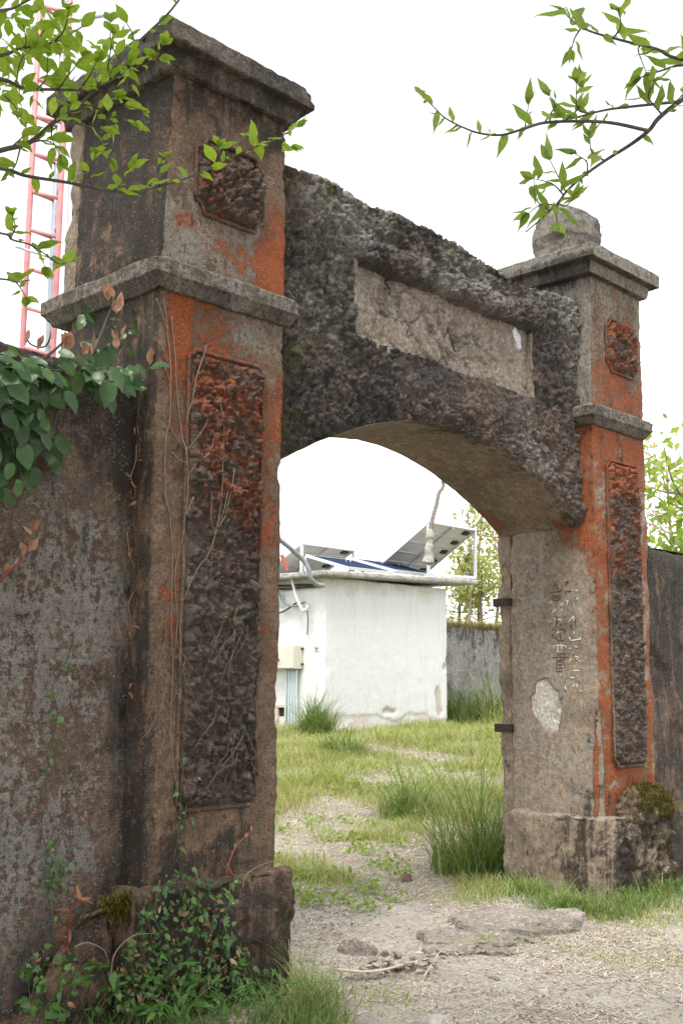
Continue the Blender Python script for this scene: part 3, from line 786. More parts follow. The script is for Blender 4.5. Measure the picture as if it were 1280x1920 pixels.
# low mossy footings beside the pillars
def footing(lo, hi, seed, mk, label, nm, wp=None):
    def wd(V, N, P): return 0.03 * fbm(V, 3.0, 3, seed) + .02 * fbm(V, 9, 3, seed + 2) * 1.0
    V, Q, N = block(lo, hi, 0.022, wp, wd, 0.10, 0.012, seed, 0.03)
    tag(part(nm, V, Q, M_plaster, None, True, mk(V, N)), label, 'footing')
footing((-2.4, 0.0, -.25), (-.082, .158, .50), 540, lambda V, N: stack4(.05, .44, .25, .12 + .4 * sstep(.4, .9, N[:, 2])), 'mossy crumbling footing at the foot of the left wall', 'wall_footing', lambda V, P: V * [1, 1, 0] + np.stack([0 * V[:, 0], .10 * P[:, 2] * (1 - P[:, 1]), np.where(V[:, 2] > 0, V[:, 2] * (1 - .8 * sstep(-.2, -.62, V[:, 0])), V[:, 2])], 1))
footing((XRE + .082, -0.03, -.25), (6.6, .158, .60), 545, lambda V, N: stack4(.04, .58, .2, .36 + .25 * sstep(.3, .9, N[:, 2])), 'mossy dark footing at the foot of the right wall', 'wall_footing')

# ------------------------------------------------------------------ terrace with its retaining wall behind the hut
M_conc = stucco_mat('old_concrete', (0.36, 0.34, 0.33), (0.27, 0.255, 0.25), (0.40, 0.39, 0.38), streak=1.1)
def twarp(V, P):
    V = V.copy(); V[:, 2] += 0.06 * fbm(V * [1, 1, 0], .8, 3, 601) * P[:, 2]; return V
V, Q, N = block((15.6, 10.95, 0.2), (26.0, 11.25, 2.86), 0.06, twarp, None, 0.08, 0.015, 600, 0.02)
tag(part('retaining_wall', V, Q, M_conc, None, True, stack4(0.06, 0.34 + .1 * sstep(1.6, .9, V[:, 2]) + .14 * sstep(2.3, 2.8, V[:, 2]), 0.4, 0.12)), 'grey stained concrete retaining wall behind the hut', 'wall')
V, Q, N = block((15.4, 11.26, 0.0), (48.0, 48.0, 2.84), 0.6, None, None, 0, 0.05, 605, 0.0)
tag(part('terrace', V, Q, M_ground, None, True, stack4(0.9, 0, 0, 1)), 'raised earth terrace behind the retaining wall', 'terrace', kind='structure')

# ------------------------------------------------------------------ white hut
m, nt, P = new_mat('white_paint'); b = NB(nt); M_white = m
pos = b.pos()
n2 = b.noise(pos, 4.0, 6, 0.65); n3 = b.noise(pos, 24.0, 5, 0.7); n4 = b.noise(pos, 70.0, 3, 0.7)
at_ = b.n('Attribute', attribute_name='mask'); sp = b.n('SeparateColor'); b.L(at_.outputs['Color'], sp.inputs[0])
c = b.mix(b.ramp(n3, [(0.3, 0.0), (0.7, 1.0)]), (0.72, 0.73, 0.72), (0.62, 0.635, 0.62))
cr = b.vor(pos, 13.0, 'DISTANCE_TO_EDGE')
c = b.mix(b.math('MULTIPLY', b.ramp(cr, [(0.0, 1.0), (0.035, 0.0)]), b.ramp(n2, [(0.50, 0.0), (0.66, 0.5)])), c, (0.40, 0.39, 0.37))
c = b.mix(b.math('MULTIPLY', b.ramp(b.vor(pos, 7.0), [(0.04, 1.0), (0.10, 0.0)]), 0.5), c, (0.35, 0.33, 0.31))
f = b.math('ADD', sp.outputs[2], b.math('MULTIPLY', b.math('SUBTRACT', n2, 0.5), 0.9))
c = b.mix(b.ramp(f, [(0.35, 0.0), (0.75, 0.75)]), c, (0.42, 0.40, 0.30))          # algae stain
f = b.math('ADD', sp.outputs[1], b.math('MULTIPLY', b.math('SUBTRACT', n2, 0.5), 1.3))
f = b.math('ADD', f, b.math('MULTIPLY', b.math('SUBTRACT', n3, 0.5), 0.8))
c = b.mix(b.ramp(f, [(0.42, 0.0), (0.70, 0.8)]), c, (0.60, 0.44, 0.38))          # pink damp
c = b.mix(sp.outputs[0], c, b.mix(n3, (0.52, 0.46, 0.38), (0.40, 0.35, 0.30)))    # bare render
sk = b.noise(b.pos((5, 5, .35)), 1.6, 6, .7, .3)
c = b.mix(b.math('MULTIPLY', b.ramp(sk, [(0.52, 0.0), (0.68, 1.0)]), 0.28), c, (0.42, 0.40, 0.35))
b.L(c, P.inputs['Base Color']); P.inputs['Roughness'].default_value = 0.85; P.inputs['Specular IOR Level'].default_value = 0.2
b.L(b.bump(b.math('ADD', n3, n4), 0.35, 0.01), P.inputs['Normal'])

hut = empty('hut', ((HUT0 + HUT1) / 2, 11.4, 0.7))
tag(hut, 'small white-painted concrete hut seen through the arch', 'hut')
def fallen(V):
    """where the render has come off: a ragged skirt and one patch near the right corner"""
    s = V[:, 0] - HUT0
    edge = 1.02 + 0.10 * fbm(np.stack([s, 0 * s, 0 * s], 1), 1.5, 4, 611) + 0.04 * fbm(V, 5, 2, 612) - .06 * sstep(0, 3.5, s)
    skirt = sstep(.025, -.025, V[:, 2] - edge)
    dx, dz = (V[:, 0] - 14.23) / .09, (V[:, 2] - 1.30) / .26
    p = sstep(1.1, .95, np.sqrt((dx + .25 * dz) ** 2 + dz ** 2) + .5 * fbm(V, 4, 3, 613))
    q = sstep(1.1, .95, np.hypot((V[:, 0] - 12.75) / .20, (V[:, 2] - 1.08) / .06) + .5 * fbm(V, 5, 3, 614))
    r_ = sstep(1.1, .95, np.hypot((V[:, 0] - 14.42) / .07, (V[:, 2] - 1.95) / .06) + .5 * fbm(V, 5, 3, 615))
    return skirt, np.clip(p + q + r_, 0, 1)
def hd(V, N, P):
    s, p = fallen(V); return front(N) * (-0.014 * s - 0.03 * p)
V, Q, N = block((HUT0, HUTY, 0.3), (HUT1, 13.4, 3.52), 0.04, None, hd, 0.03, 0.004, 610, 0.006)
s, p = fallen(V); fr = front(N)
edge = fr * np.clip(s * (1 - s) * 4, 0, 1)
z = V[:, 2]
bare = np.clip(fr * p * .85 + .75 * edge, 0, 1)
pink = (0.16 + 0.22 * sstep(1.5, .8, z) + .16 * fr * s) * 1.0 + .16 * sstep(HUT0 + .5, HUT0, V[:, 0]) * sstep(2.4, 1.2, z)
stain = 0.10 + 0.46 * sstep(2.9, 3.46, z)
part('wall', V, Q, M_white, hut, True, stack4(bare, pink, stain, 1))
M_slab = stucco_mat('roof_slab', (0.50, 0.48, 0.43), (0.36, 0.34, 0.30), (0.55, 0.54, 0.50), streak=0.6)
def rw(V, P):
    V = V.copy(); V[:, 2] += 0.035 * (V[:, 0] - 12.3) * .9; return V
V, Q, N = block((HUT0 - .30, 9.33, 3.545), (15.2, 13.7, 3.655), 0.05, rw, None, 0.05, 0.008, 620, 0.01)
slab = part('roof_slab', V, Q, M_slab, hut, True, stack4(0, 0.14 + .1 * fbm(V, 2, 3, 5) + .12 * sstep(-.3, .2, N[:, 2]), 0.45, 0.12))
# vent hole with a little frame in the side wall
M_dark = plain_mat('dark_interior', (0.02, 0.018, 0.015), 0.9, 0, 0.2, 10, 0)
M_frame = plain_mat('pinkish_frame', (0.55, 0.43, 0.36), 0.9, 0, 0.2, 20, 0.2)
V, Q = box((HUT0 - .006, 10.57, 0.985), (HUT0 + .05, 10.77, 1.145)); vt = part('vent', V, Q, M_dark, hut, False)
bx_ = [box((HUT0 - .05, 10.52, 1.147), (HUT0 + .03, 10.90, 1.195)), box((HUT0 - .04, 10.52, 0.90), (HUT0 + .03, 10.565, 1.145)), box((HUT0 - .04, 10.775, 0.90), (HUT0 + .03, 10.90, 1.145))]
for q in bx_: part('vent_frame', q[0], q[1], M_frame, vt, False)
V, Q = box((HUT0 - .012, 9.73, 2.17), (HUT0 + .02, 9.88, 2.32)); pt = part('plate', V, Q, M_white, hut, False, stack4(0, 0, .1, 1))
v, f = tube([(HUT0 - .013, 9.80, 2.245), (HUT0 - .03, 9.80, 2.245)], 0.045, sides=12); part('plate_knob', v, f, plain_mat('grey_plastic', (.5, .51, .5), .6), pt)
V, Q = box((HUT0 - .009, 10.66, 3.0), (HUT0 + .02, 10.98, 3.24)); part('plate', V, Q, plain_mat('grey_patch', (.52, .53, .54), .8, 0, .35, 9, .2), hut, False)
# porch post and ledge behind the right corner
pst = empty('porch_post', (14.70, 10.25, 0.7)); tag(pst, 'white concrete post with a ledge against the hut corner', 'post')
V, Q, N = block((14.62, 10.2, .4), (14.80, 10.38, 2.56), .05, None, None, .02, .004, 630); part('post', V, Q, M_white, pst, True, stack4(0.0, .05, .22, 1))
V, Q, N = block((14.50, 10.1, 2.565), (15.10, 10.45, 2.70), .05, None, None, .02, .004, 631); part('ledge', V, Q, M_white, pst, True, stack4(0.0, .0, .2, 1))

# electrical cabinet on the side wall and its conduits
M_cab = plain_mat('beige_enamel', (0.56, 0.55, 0.46), 0.5, 0, 0.06, 6, 0.03)
cab = empty('electrical_cabinet', (HUT0 - .11, 10.5, 1.855)); tag(cab, 'beige electrical cabinet mounted on the side wall of the hut', 'cabinet')
V, Q = box((HUT0 - .21, 10.17, 1.857), (HUT0 - .007, 10.98, 2.27)); part('body', V, Q, M_cab, cab, False)
V, Q = box((HUT0 - .222, 10.185, 1.87), (HUT0 - .212, 10.97, 2.258)); dr = part('door', V, Q, M_cab, cab, False)
v, f = tube([(HUT0 - .225, 10.60, 2.03), (HUT0 - .25, 10.60, 2.03)], .022, sides=10); lk = part('lock', v, f, M_iron, dr)
v, f = tube([(HUT0 - .25, 10.61, 2.04), (HUT0 - .25, 10.53, 1.995)], .010, sides=6); part('lock', v, f, M_iron, dr)
for zz in (1.92, 2.20):
    V, Q = box((HUT0 - .05, 10.13, zz), (HUT0 - .02, 10.168, zz + .035)); part('bracket', V, Q, M_iron, cab, False)
M_pvc = plain_mat('grey_conduit', (0.48, 0.56, 0.57), 0.45, 0, 0.1, 8, 0)
for k in range(5):
    y = 10.24 + .062 * k + (.02 if k == 4 else 0)
    pts = [(HUT0 - .09, y, 1.856), (HUT0 - .085, y + .004, 1.4), (HUT0 - .08, y + .012 * (k - 2), 1.0), (HUT0 - .08, y + .02 * (k - 2), .55)]
    v, f = tube(smooth_line(pts, 4), .024, sides=8)
    tag(part('conduit', v, f, M_pvc, None), ['grey conduit below the cabinet, nearest the hut corner', 'second grey conduit from the hut corner, below the cabinet', 'middle of the five grey conduits below the cabinet', 'fourth grey conduit from the hut corner, below the cabinet', 'grey conduit below the cabinet, farthest from the hut corner'][k], 'conduit', 'conduits below the cabinet')

# solar panels on the roof
M_alu = plain_mat('aluminium', (0.72, 0.73, 0.74), 0.35, 0.55, 0.08, 5, 0.02)
M_back = plain_mat('panel_backsheet', (0.62, 0.62, 0.60), 0.6, 0, 0.14, 3, 0.02)
M_jbox = plain_mat('black_plastic', (0.02, 0.02, 0.02), 0.5, 0, 0.2, 5, 0)
m, nt, P = new_mat('solar_cells'); b = NB(nt); M_cell = m
br = b.n('TexBrick'); br.offset = 0.0; br.inputs['Scale'].default_value = 1.0; br.inputs['Color1'].default_value = (0.006, 0.017, 0.05, 1); br.inputs['Color2'].default_value = (0.008, 0.022, 0.06, 1)
br.inputs['Mortar'].default_value = (0.05, 0.08, 0.14, 1); br.inputs['Mortar Size'].default_value = 0.004; br.inputs['Brick Width'].default_value = 0.156; br.inputs['Row Height'].default_value = 0.156
b.L(b.n('TexCoord').outputs['Object'], br.inputs['Vector']); b.L(br.outputs['Color'], P.inputs['Base Color']); P.inputs['Roughness'].default_value = 0.7; P.inputs['Specular IOR Level'].default_value = 0.05
def beam(a, c, w, h):
    a, c = np.array(a, float), np.array(c, float); t = (c - a) / np.linalg.norm(c - a)
    s = np.cross(t, [0, 0, 1.0]); s = s / np.linalg.norm(s) if np.linalg.norm(s) > 1e-3 else np.array([1.0, 0, 0]); n = np.cross(s, t)
    P, Q = lattice(1, 1, 1)
    return a + P[:, :1] * (c - a) + (P[:, 1:2] - .5) * w * -s + (P[:, 2:3] - .5) * h * n, Q
def roof_z(x): return 3.66 + 0.0315 * (x - 12.3)
def solar(x0, x1, yA, zA, yB, zB, label, posts, ribs=5, cells_up=False, zfoot=None):
    """A = upper edge, B = lower edge"""
    r = empty('solar_panel', ((x0 + x1) / 2, (yA + yB) / 2, roof_z((x0 + x1) / 2) + .01)); tag(r, label, 'solar panel', 'solar panels on the hut roof')
    A, B = np.array([0, yA, zA]), np.array([0, yB, zB]); t = (B - A) / np.linalg.norm(B - A)
    n = np.cross(t, [1, 0, 0]); n = n if n[2] > 0 else -n
    sh = lambda x, s, o: np.array([x, 0, 0]) + A + t * s + n * o
    L = np.linalg.norm(B - A)
    def slabp(nm, xa, xb, s0, s1, o0, o1, mt, par):
        V = np.array([sh(x, s, o) for x in (xa, xb) for s in (s0, s1) for o in (o0, o1)])
        Q = np.array([[0, 1, 3, 2], [4, 6, 7, 5], [0, 4, 5, 1], [2, 3, 7, 6], [0, 2, 6, 4], [1, 5, 7, 3]])
        return part(nm, V, Q, mt, par, False)
    slabp('cell_face', x0 + .03, x1 - .03, .03, L - .03, .012, .018, M_cell, r)
    bk = slabp('backsheet', x0 + .03, x1 - .03, .03, L - .03, .002, .008, M_back, r)
    for nm, a in (('frame', (x0, x1, 0, .035)), ('frame', (x0, x1, L - .035, L)), ('frame', (x0, x0 + .035, .036, L - .036)), ('frame', (x1 - .035, x1, .036, L - .036))):
        slabp(nm, a[0], a[1], a[2], a[3], -.03, .022, M_alu, r)
    for k in range(1, ribs):
        s = L * k / ribs; slabp('rib', x0 + .04, x1 - .04, s - .012, s + .012, -.02, 0.0, M_alu, r)
    xm = x0 + .52 * (x1 - x0); slabp('rail', xm - .035, xm + .035, .04, L - .04, -.055, -.021, M_alu, r)
    if not cells_up:
        for k in range(ribs):
            s = L * (k + .45) / ribs
            for xx in ((x1 - .30,) if True else ()): slabp('junction_box', xx, xx + .17, s - .05, s + .05, -.035, -.001, M_jbox, bk)
    for px, pz in posts:
        v, q = beam((px, yA + .02, pz), (px, yA + .02, zA - .035), .05, .05); part('post', v, q, M_alu, r, False)
    return r
rz = roof_z
solar(13.655, 15.235, 9.40, 4.80, 10.85, 3.93, 'solar panel leaning at the right roof edge, its pale underside showing', [(13.68, 3.745), (15.20, 3.79)])
v, q = beam((13.60, 9.42, 3.735), (15.19, 9.42, 3.785), .06, .05)
tag(part('support_rail', v, q, M_alu, None, False), 'aluminium rail along the roof edge under the right solar panel', 'rail')
solar(12.19, 13.78, 11.5, 4.40, 12.85, 3.76, 'solar panel at the back of the roof, ribbed underside showing', [(12.22, 3.70), (13.74, 3.75)])
solar(11.72, 13.02, 10.9, 4.06, 9.75, 3.74, 'dark blue solar panel facing the gate, left of the pair', [(11.76, 3.67), (12.98, 3.7)], 4, True)
solar(13.05, 14.35, 10.9, 4.10, 9.75, 3.79, 'dark blue solar panel facing the gate, right of the pair', [(13.09, 3.7), (14.3, 3.75)], 4, True)

# crooked stick with a cloth wrapped round its foot
stk = empty('crooked_stick', (13.63, 9.36, 3.80)); tag(stk, 'crooked grey stick tied up with a rag at the roof edge', 'stick')
sp_ = [on_y(u, v, 9.31) for u, v in [(804, 1046), (806, 1000), (811, 970), (818, 945), (822, 925), (829, 915), (831, 906), (828, 902)]]
v, f = tube(smooth_line(sp_, 5) + 0, np.linspace(.048, .032, 7 * 5 + 1), sides=9)
M_stick = plain_mat('grey_wood', (0.17, 0.15, 0.135), 0.9, 0, 0.3, 20, 0.5)
part('stick', v, f, M_stick, stk)
cl = [on_y(u, v, 9.29) for u, v in [(807, 992), (806, 1002), (805, 1012), (804, 1022), (803, 1034), (803, 1046), (802, 1056)]]
v, f = tube(smooth_line(cl, 6), np.interp(np.linspace(0, 1, 37), [0, .1, .3, .45, .6, .85, 1], [.045, .075, .085, .06, .085, .11, .125]), sides=16)
v = v + .025 * np.stack([fbm(v, 6, 3, 640), fbm(v, 6, 3, 641), fbm(v * [1, 1, 3], 6, 3, 642)], 1)
part('rag', v, f, plain_mat('grey_cloth', (0.30, 0.29, 0.255), 0.95, 0, 0.25, 14, 0.5), stk)

# cables and pipes at the hut corner
M_cable = plain_mat('grey_cable', (0.22, 0.24, 0.25), 0.5, 0, 0.15, 8, 0)
M_blackc = plain_mat('black_cable', (0.03, 0.03, 0.032), 0.5, 0, 0.15, 8, 0)
M_lightc = plain_mat('pale_cable', (0.68, 0.68, 0.66), 0.5, 0, 0.1, 8, 0)
M_redp = plain_mat('red_paint', (0.50, 0.13, 0.10), 0.5, 0, 0.3, 14, 0.1)
def cable(pts, r, mt, label, r1=None):
    v, f = tube(smooth_line(pts, 6), r, r1, sides=7)
    tag(part('cable', v, f, mt, None), label, 'cable')
X_ = HUT0 - .06
cable([at(470, 975, 18.3), at(523, 1011, 18.6), at(565, 1047, 18.9), at(578, 1066, 18.9), at(583, 1085, 18.9), at(594, 1096, 19.0), at(606, 1098, 19.2)], .040, M_cable, 'thick grey cable sloping down onto the left end of the hut roof')
cable([on_x(u, v, X_ - .1) for u, v in [(553, 1075), (547, 1085), (549, 1095), (555, 1118), (562, 1135), (568, 1144), (575, 1142), (577, 1134)]], .026, M_lightc, 'pale looped pipe hanging down the side wall of the hut')
cable([on_x(u, v, X_ - .04) for u, v in [(519, 1080), (521, 1105), (528, 1125), (540, 1135), (555, 1136), (568, 1130), (571, 1128)]], .022, M_cable, 'grey cable sagging in a loop on the side wall of the hut')
cable([on_x(u, v, X_ - .02) for u, v in [(515, 1151), (530, 1147), (545, 1138), (556, 1130)]], .016, M_blackc, 'thin black cable rising to the loop on the hut side wall')
cable([on_x(u, v, X_) for u, v in [(579, 1133), (576, 1142), (577, 1160), (576, 1190)]], .010, M_blackc, 'loose black wire end dangling down the hut side wall')
cable([on_x(u, v, HUT0 - .05) for u, v in [(519, 1098), (540, 1098), (570, 1096), (600, 1098)]], .022, M_blackc, 'upper of two black cables clipped under the hut eaves')
cable([on_x(u, v, HUT0 - .05) for u, v in [(519, 1104), (540, 1104), (570, 1101), (600, 1099)]], .022, M_blackc, 'lower of two black cables clipped under the hut eaves')
for k, (a, c, d, e) in enumerate([((648, 1052), (680, 1072), (690, 1062), (712, 1058)), ((656, 1050), (660, 1068), (650, 1074), (646, 1072)), ((690, 1056), (705, 1066), (720, 1062), (742, 1066)), ((735, 1055), (748, 1058), (742, 1066), (745, 1072)), ((700, 1052), (722, 1053), (745, 1054), (755, 1059))]):
    cable([on_y(u, v, 10.6) for u, v in (a, c, d, e)], .012, M_lightc, ['white wire drooping over the left blue panel', 'white wire crossing at the foot of the left blue panel', 'white wire drooping across the right blue panel', 'short white wire end beside the leaning panel', 'white wire lying along the top of the right blue panel'][k])
v, q = beam(at(528, 1040, 19.2), at(538, 1070, 19.2), .05, .05)
tag(part('red_bar', v, q, M_redp, None, False), 'short red bar leaning on the left end of the hut roof', 'bar')

# ------------------------------------------------------------------ red lattice mast
MX, MY = 5.16, 9.97
mast = empty('radio_mast', (MX, MY, .3)); tag(mast, 'red and white lattice radio mast rising behind the left pillar', 'mast')
M_mast = plain_mat('faded_red_paint', (0.52, 0.21, 0.215), 0.5, 0, 0.3, 6, 0.05)
M_galv = plain_mat('galvanised_steel', (0.42, 0.46, 0.50), 0.45, 0.4, 0.15, 9, 0.05)
hw = 0.245
c3 = np.array([MX, MY]); rt2, fw2 = RT0[:2], np.array([math.cos(YAW), math.sin(YAW)])
LEG = [c3 - rt2 * hw - fw2 * .05, c3 + rt2 * hw - fw2 * .14, c3 + rt2 * .02 + fw2 * .33]
for k, q in enumerate(LEG):
    v, f = tube([(q[0], q[1], .2), (q[0], q[1], 8), (q[0], q[1], 16)], .045 if k < 2 else .03, sides=8); part('leg', v, f, M_mast if k < 2 else M_galv, mast)
z = 1.0; step = 0.62
while z < 13.5:
    for i, j, dz, r_ in ((0, 1, -.16, .030), (0, 2, .02, .024), (2, 1, .06, .024), (0, 1, -.28, .014)):
        if i == 0 and j == 1 and dz < -.2: continue
        a = np.array([*LEG[i], z]); c = np.array([*LEG[j], z + dz * 1.0])
        v, f = tube([a, c], r_, sides=6); part('rung', v, f, M_mast, mast)
    z += step
v, f = tube([(c3[0] + .12, c3[1] - .05, .2), (c3[0] + .12, c3[1] - .05, 16)], .03, sides=6); part('feeder_cable', v, f, M_galv, mast)
v, f = tube([(c3[0] + .33 * rt2[0], c3[1] + .33 * rt2[1], .2), (c3[0] + .33 * rt2[0], c3[1] + .33 * rt2[1], 16)], .009, sides=5); part('guy_line', v, f, M_galv, mast)
v, f = tube(smooth_line([np.array([*LEG[0], 6.9]), np.array([*(c3 - rt2 * .15), 6.65]), np.array([*(c3 + rt2 * .1), 6.62]), np.array([*LEG[1], 7.0])], 5), .014, sides=6); part('cable_loop', v, f, M_blackc, mast)
v, f = tube([at(60, 52, 16.6), at(215, 25, 16.6)], .032, sides=8); part('antenna_boom', v, f, M_galv, mast)
v, f = tube([at(30, 462, 16.8), at(125, 492, 16.8)], .022, sides=8); part('antenna_boom', v, f, M_galv, mast)

# ------------------------------------------------------------------ foliage kit
def leaf_mesh(name, outline, mat, fold=0.18, droop=0.25, curl=0.0):
    """unit leaf along +Y; outline = [(t, half width)]; folded along the midrib, drooping to the tip"""
    V, T = [], []
    for t, w in outline:
        z = -droop * t * t + 0.06 * math.sin(t * 9) * curl
        V += [(-w, t, z + fold * w), (0, t, z), (w, t, z + fold * w)]
    for i in range(len(outline) - 1):
        a = 3 * i
        T += [(a, a + 1, a + 4, a + 3), (a + 1, a + 2, a + 5, a + 4)]
    return mesh(name, np.array(V), np.array(T), mat, True)
def basis(y, n):
    y = np.array(y, float); y /= np.linalg.norm(y)
    n = np.array(n, float) - y * (np.array(n) @ y)
    if np.linalg.norm(n) < 1e-4: n = np.cross(y, [1, 0.3, 0.2])
    n /= np.linalg.norm(n); x = np.cross(y, n)
    return x, y, n
def add_leaf(me, root, p, d, n, s, name='leaf'):
    x, y, z = basis(d, n)
    o = bpy.data.objects.new(name, me); COL.objects.link(o); o.parent = root
    q = np.array(p) - np.array(root.location)
    o.matrix_local = Matrix(((x[0] * s, y[0] * s, z[0] * s, q[0]), (x[1] * s, y[1] * s, z[1] * s, q[1]), (x[2] * s, y[2] * s, z[2] * s, q[2]), (0, 0, 0, 1)))
    return o
def rv(s=1.0): return np.array([R.gauss(0, s), R.gauss(0, s), R.gauss(0, s)])
def unit(v): v = np.array(v, float); return v / max(np.linalg.norm(v), 1e-9)

M_bark = plain_mat('bark', (0.075, 0.062, 0.052), 0.9, 0, 0.4, 30, 0.6)
M_barkg = plain_mat('pale_bark', (0.23, 0.20, 0.16), 0.9, 0, 0.35, 20, 0.5)
M_lime = leaf_mat('young_leaf', (0.20, 0.33, 0.040), (0.33, 0.46, 0.075), 0.58, 0.4, 0.35)
M_lance = leaf_mat('lance_leaf', (0.17, 0.27, 0.065), (0.27, 0.37, 0.10), 0.58, 0.4, 0.35)
M_glossy = leaf_mat('glossy_leaf', (0.022, 0.058, 0.018), (0.060, 0.120, 0.032), 0.14, 0.36, 0.35)
M_bronze = leaf_mat('bronze_leaf', (0.34, 0.18, 0.10), (0.46, 0.28, 0.20), 0.35, 0.4, 0.5, tint=(1.2, 0.9, 0.6))
M_ivy = leaf_mat('ivy_leaf', (0.035, 0.085, 0.022), (0.10, 0.165, 0.04), 0.2, 0.4, 0.5)
M_weed = leaf_mat('weed_leaf', (0.055, 0.14, 0.025), (0.10, 0.21, 0.045), 0.3, 0.45, 0.45)
M_redl = leaf_mat('dry_red_leaf', (0.17, 0.075, 0.045), (0.34, 0.15, 0.07), 0.25, 0.5, 0.4, tint=(1.1, .9, .7))
OV = [(0, .012), (.12, .12), (.3, .23), (.5, .265), (.7, .20), (.88, .085), (1.0, .004)]
LA = [(0, .010), (.12, .09), (.3, .155), (.48, .16), (.68, .105), (.86, .04), (1.0, .002)]
GL = [(0, .02), (.1, .14), (.28, .26), (.5, .30), (.72, .235), (.9, .10), (1.0, .004)]
L_lime = [leaf_mesh('young_leaf', OV, M_lime, 0.35, d, 1) for d in (0.1, 0.3, 0.5)]
L_lance = [leaf_mesh('lance_leaf', LA, M_lance, 0.4, d, 1) for d in (0.1, 0.3, 0.55)]
L_gl = [leaf_mesh('glossy_leaf', GL, M_glossy, 0.25, d, 1) for d in (0.15, 0.35, 0.5)]
L_br = [leaf_mesh('bronze_leaf', OV, M_bronze, 0.5, d, 1) for d in (-.1, 0.15)]
L_we = [leaf_mesh('weed_leaf', LA, M_weed, 0.3, d, 1) for d in (0.2, 0.5)]
L_rd = [leaf_mesh('dry_leaf', LA, M_redl, 0.6, d, 1) for d in (0.2, 0.7)]
def ivy_mesh(name, mat):
    o = [(0, 0), (.16, -.06), (.42, .02), (.30, .20), (.62, .40), (.34, .46), (.22, .66), (0, 1.0), (-.22, .66), (-.34, .46), (-.62, .40), (-.30, .20), (-.42, .02), (-.16, -.06)]
    V = np.array([(x * .75, y, -.12 * x * x - .1 * y * y) for x, y in o] + [(0, .34, .06)])
    i = np.arange(14)
    return mesh(name, V, np.stack([i, (i + 1) % 14, np.full(14, 14)], 1), mat, True)
L_iv = [ivy_mesh('ivy_leaf', M_ivy), ivy_mesh('ivy_leaf', M_weed)]
IVMIX = L_iv * 4 + [L_we[0], L_we[1], L_gl[0], L_gl[2], L_we[0], L_gl[1], L_br[0], L_rd[1]]

def leafy_twig(root, pts, meshes, size, n, spread=1.0, r0=.004, r1=.0015, mat=None, upb=.35, tip=True, name='twig', pend=0.0):
    """a twig tube with alternate leaves; pts in world space"""
    q = smooth_line(pts, 5)
    v, f = tube(q, r0, r1, sides=5)
    part(name, v, f, mat or M_bark, root)
    L = len(q); c = 0
    for k in range(n):
        i = min(L - 2, int(L * (0.12 + 0.86 * (k + R.random() * .6) / max(1, n))))
        t = unit(q[i + 1] - q[i]); side = unit(np.cross(t, unit(rv() + np.array([0, 0, 1.6])))) * (1 if k % 2 else -1)
        d = unit(t * .55 + side * spread * (.6 + .4 * R.random()) + np.array([0, 0, upb - pend]) + rv(.22))
        add_leaf(R.choice(meshes), root, q[i], d, np.array([0, 0, 1.0]) + rv(.45), size * R.uniform(.45, 1.2)); c += 1
    if tip:
        t = unit(q[-1] - q[-3])
        for a in (-.35, .1, .4):
            add_leaf(R.choice(meshes), root, q[-1], unit(t + a * unit(np.cross(t, [0, 0, 1])) + rv(.12)), np.array([0, 0, 1.0]) + rv(.4), size * R.uniform(.6, .95)); c += 1
    return c
def in_frame(P, m=60):
    d = P - CAM; z = d @ FW
    u = 640 + F_PX * (d @ RT) / np.maximum(z, .01); v = 960 - F_PX * (d @ UP) / np.maximum(z, .01)
    return (z > .05) & (u > -m) & (u < 1280 + m) & (v > -m) & (v < 1920 + m)
def leaf_cloud(C, size, seed, aspect=.45, hang=.2):
    """many small folded leaves at points C -> verts, quads, random value"""
    g = np.random.default_rng(seed); n = len(C)
    d = g.normal(0, 1, (n, 3)); d[:, 2] -= hang; d /= np.linalg.norm(d, axis=1, keepdims=True)
    m_ = g.normal(0, .6, (n, 3)) + [0, 0, 1.0]
    x = np.cross(d, m_); x /= np.maximum(np.linalg.norm(x, axis=1, keepdims=True), 1e-6)
    s = (size * g.uniform(.6, 1.3, n))[:, None]
    V = np.stack([C, C + d * s * .5 + x * s * aspect * .5, C + d * s, C + d * s * .5 - x * s * aspect * .5], 1).reshape(-1, 3)
    return V, np.arange(4 * n).reshape(-1, 4), np.repeat(g.random(n), 4)

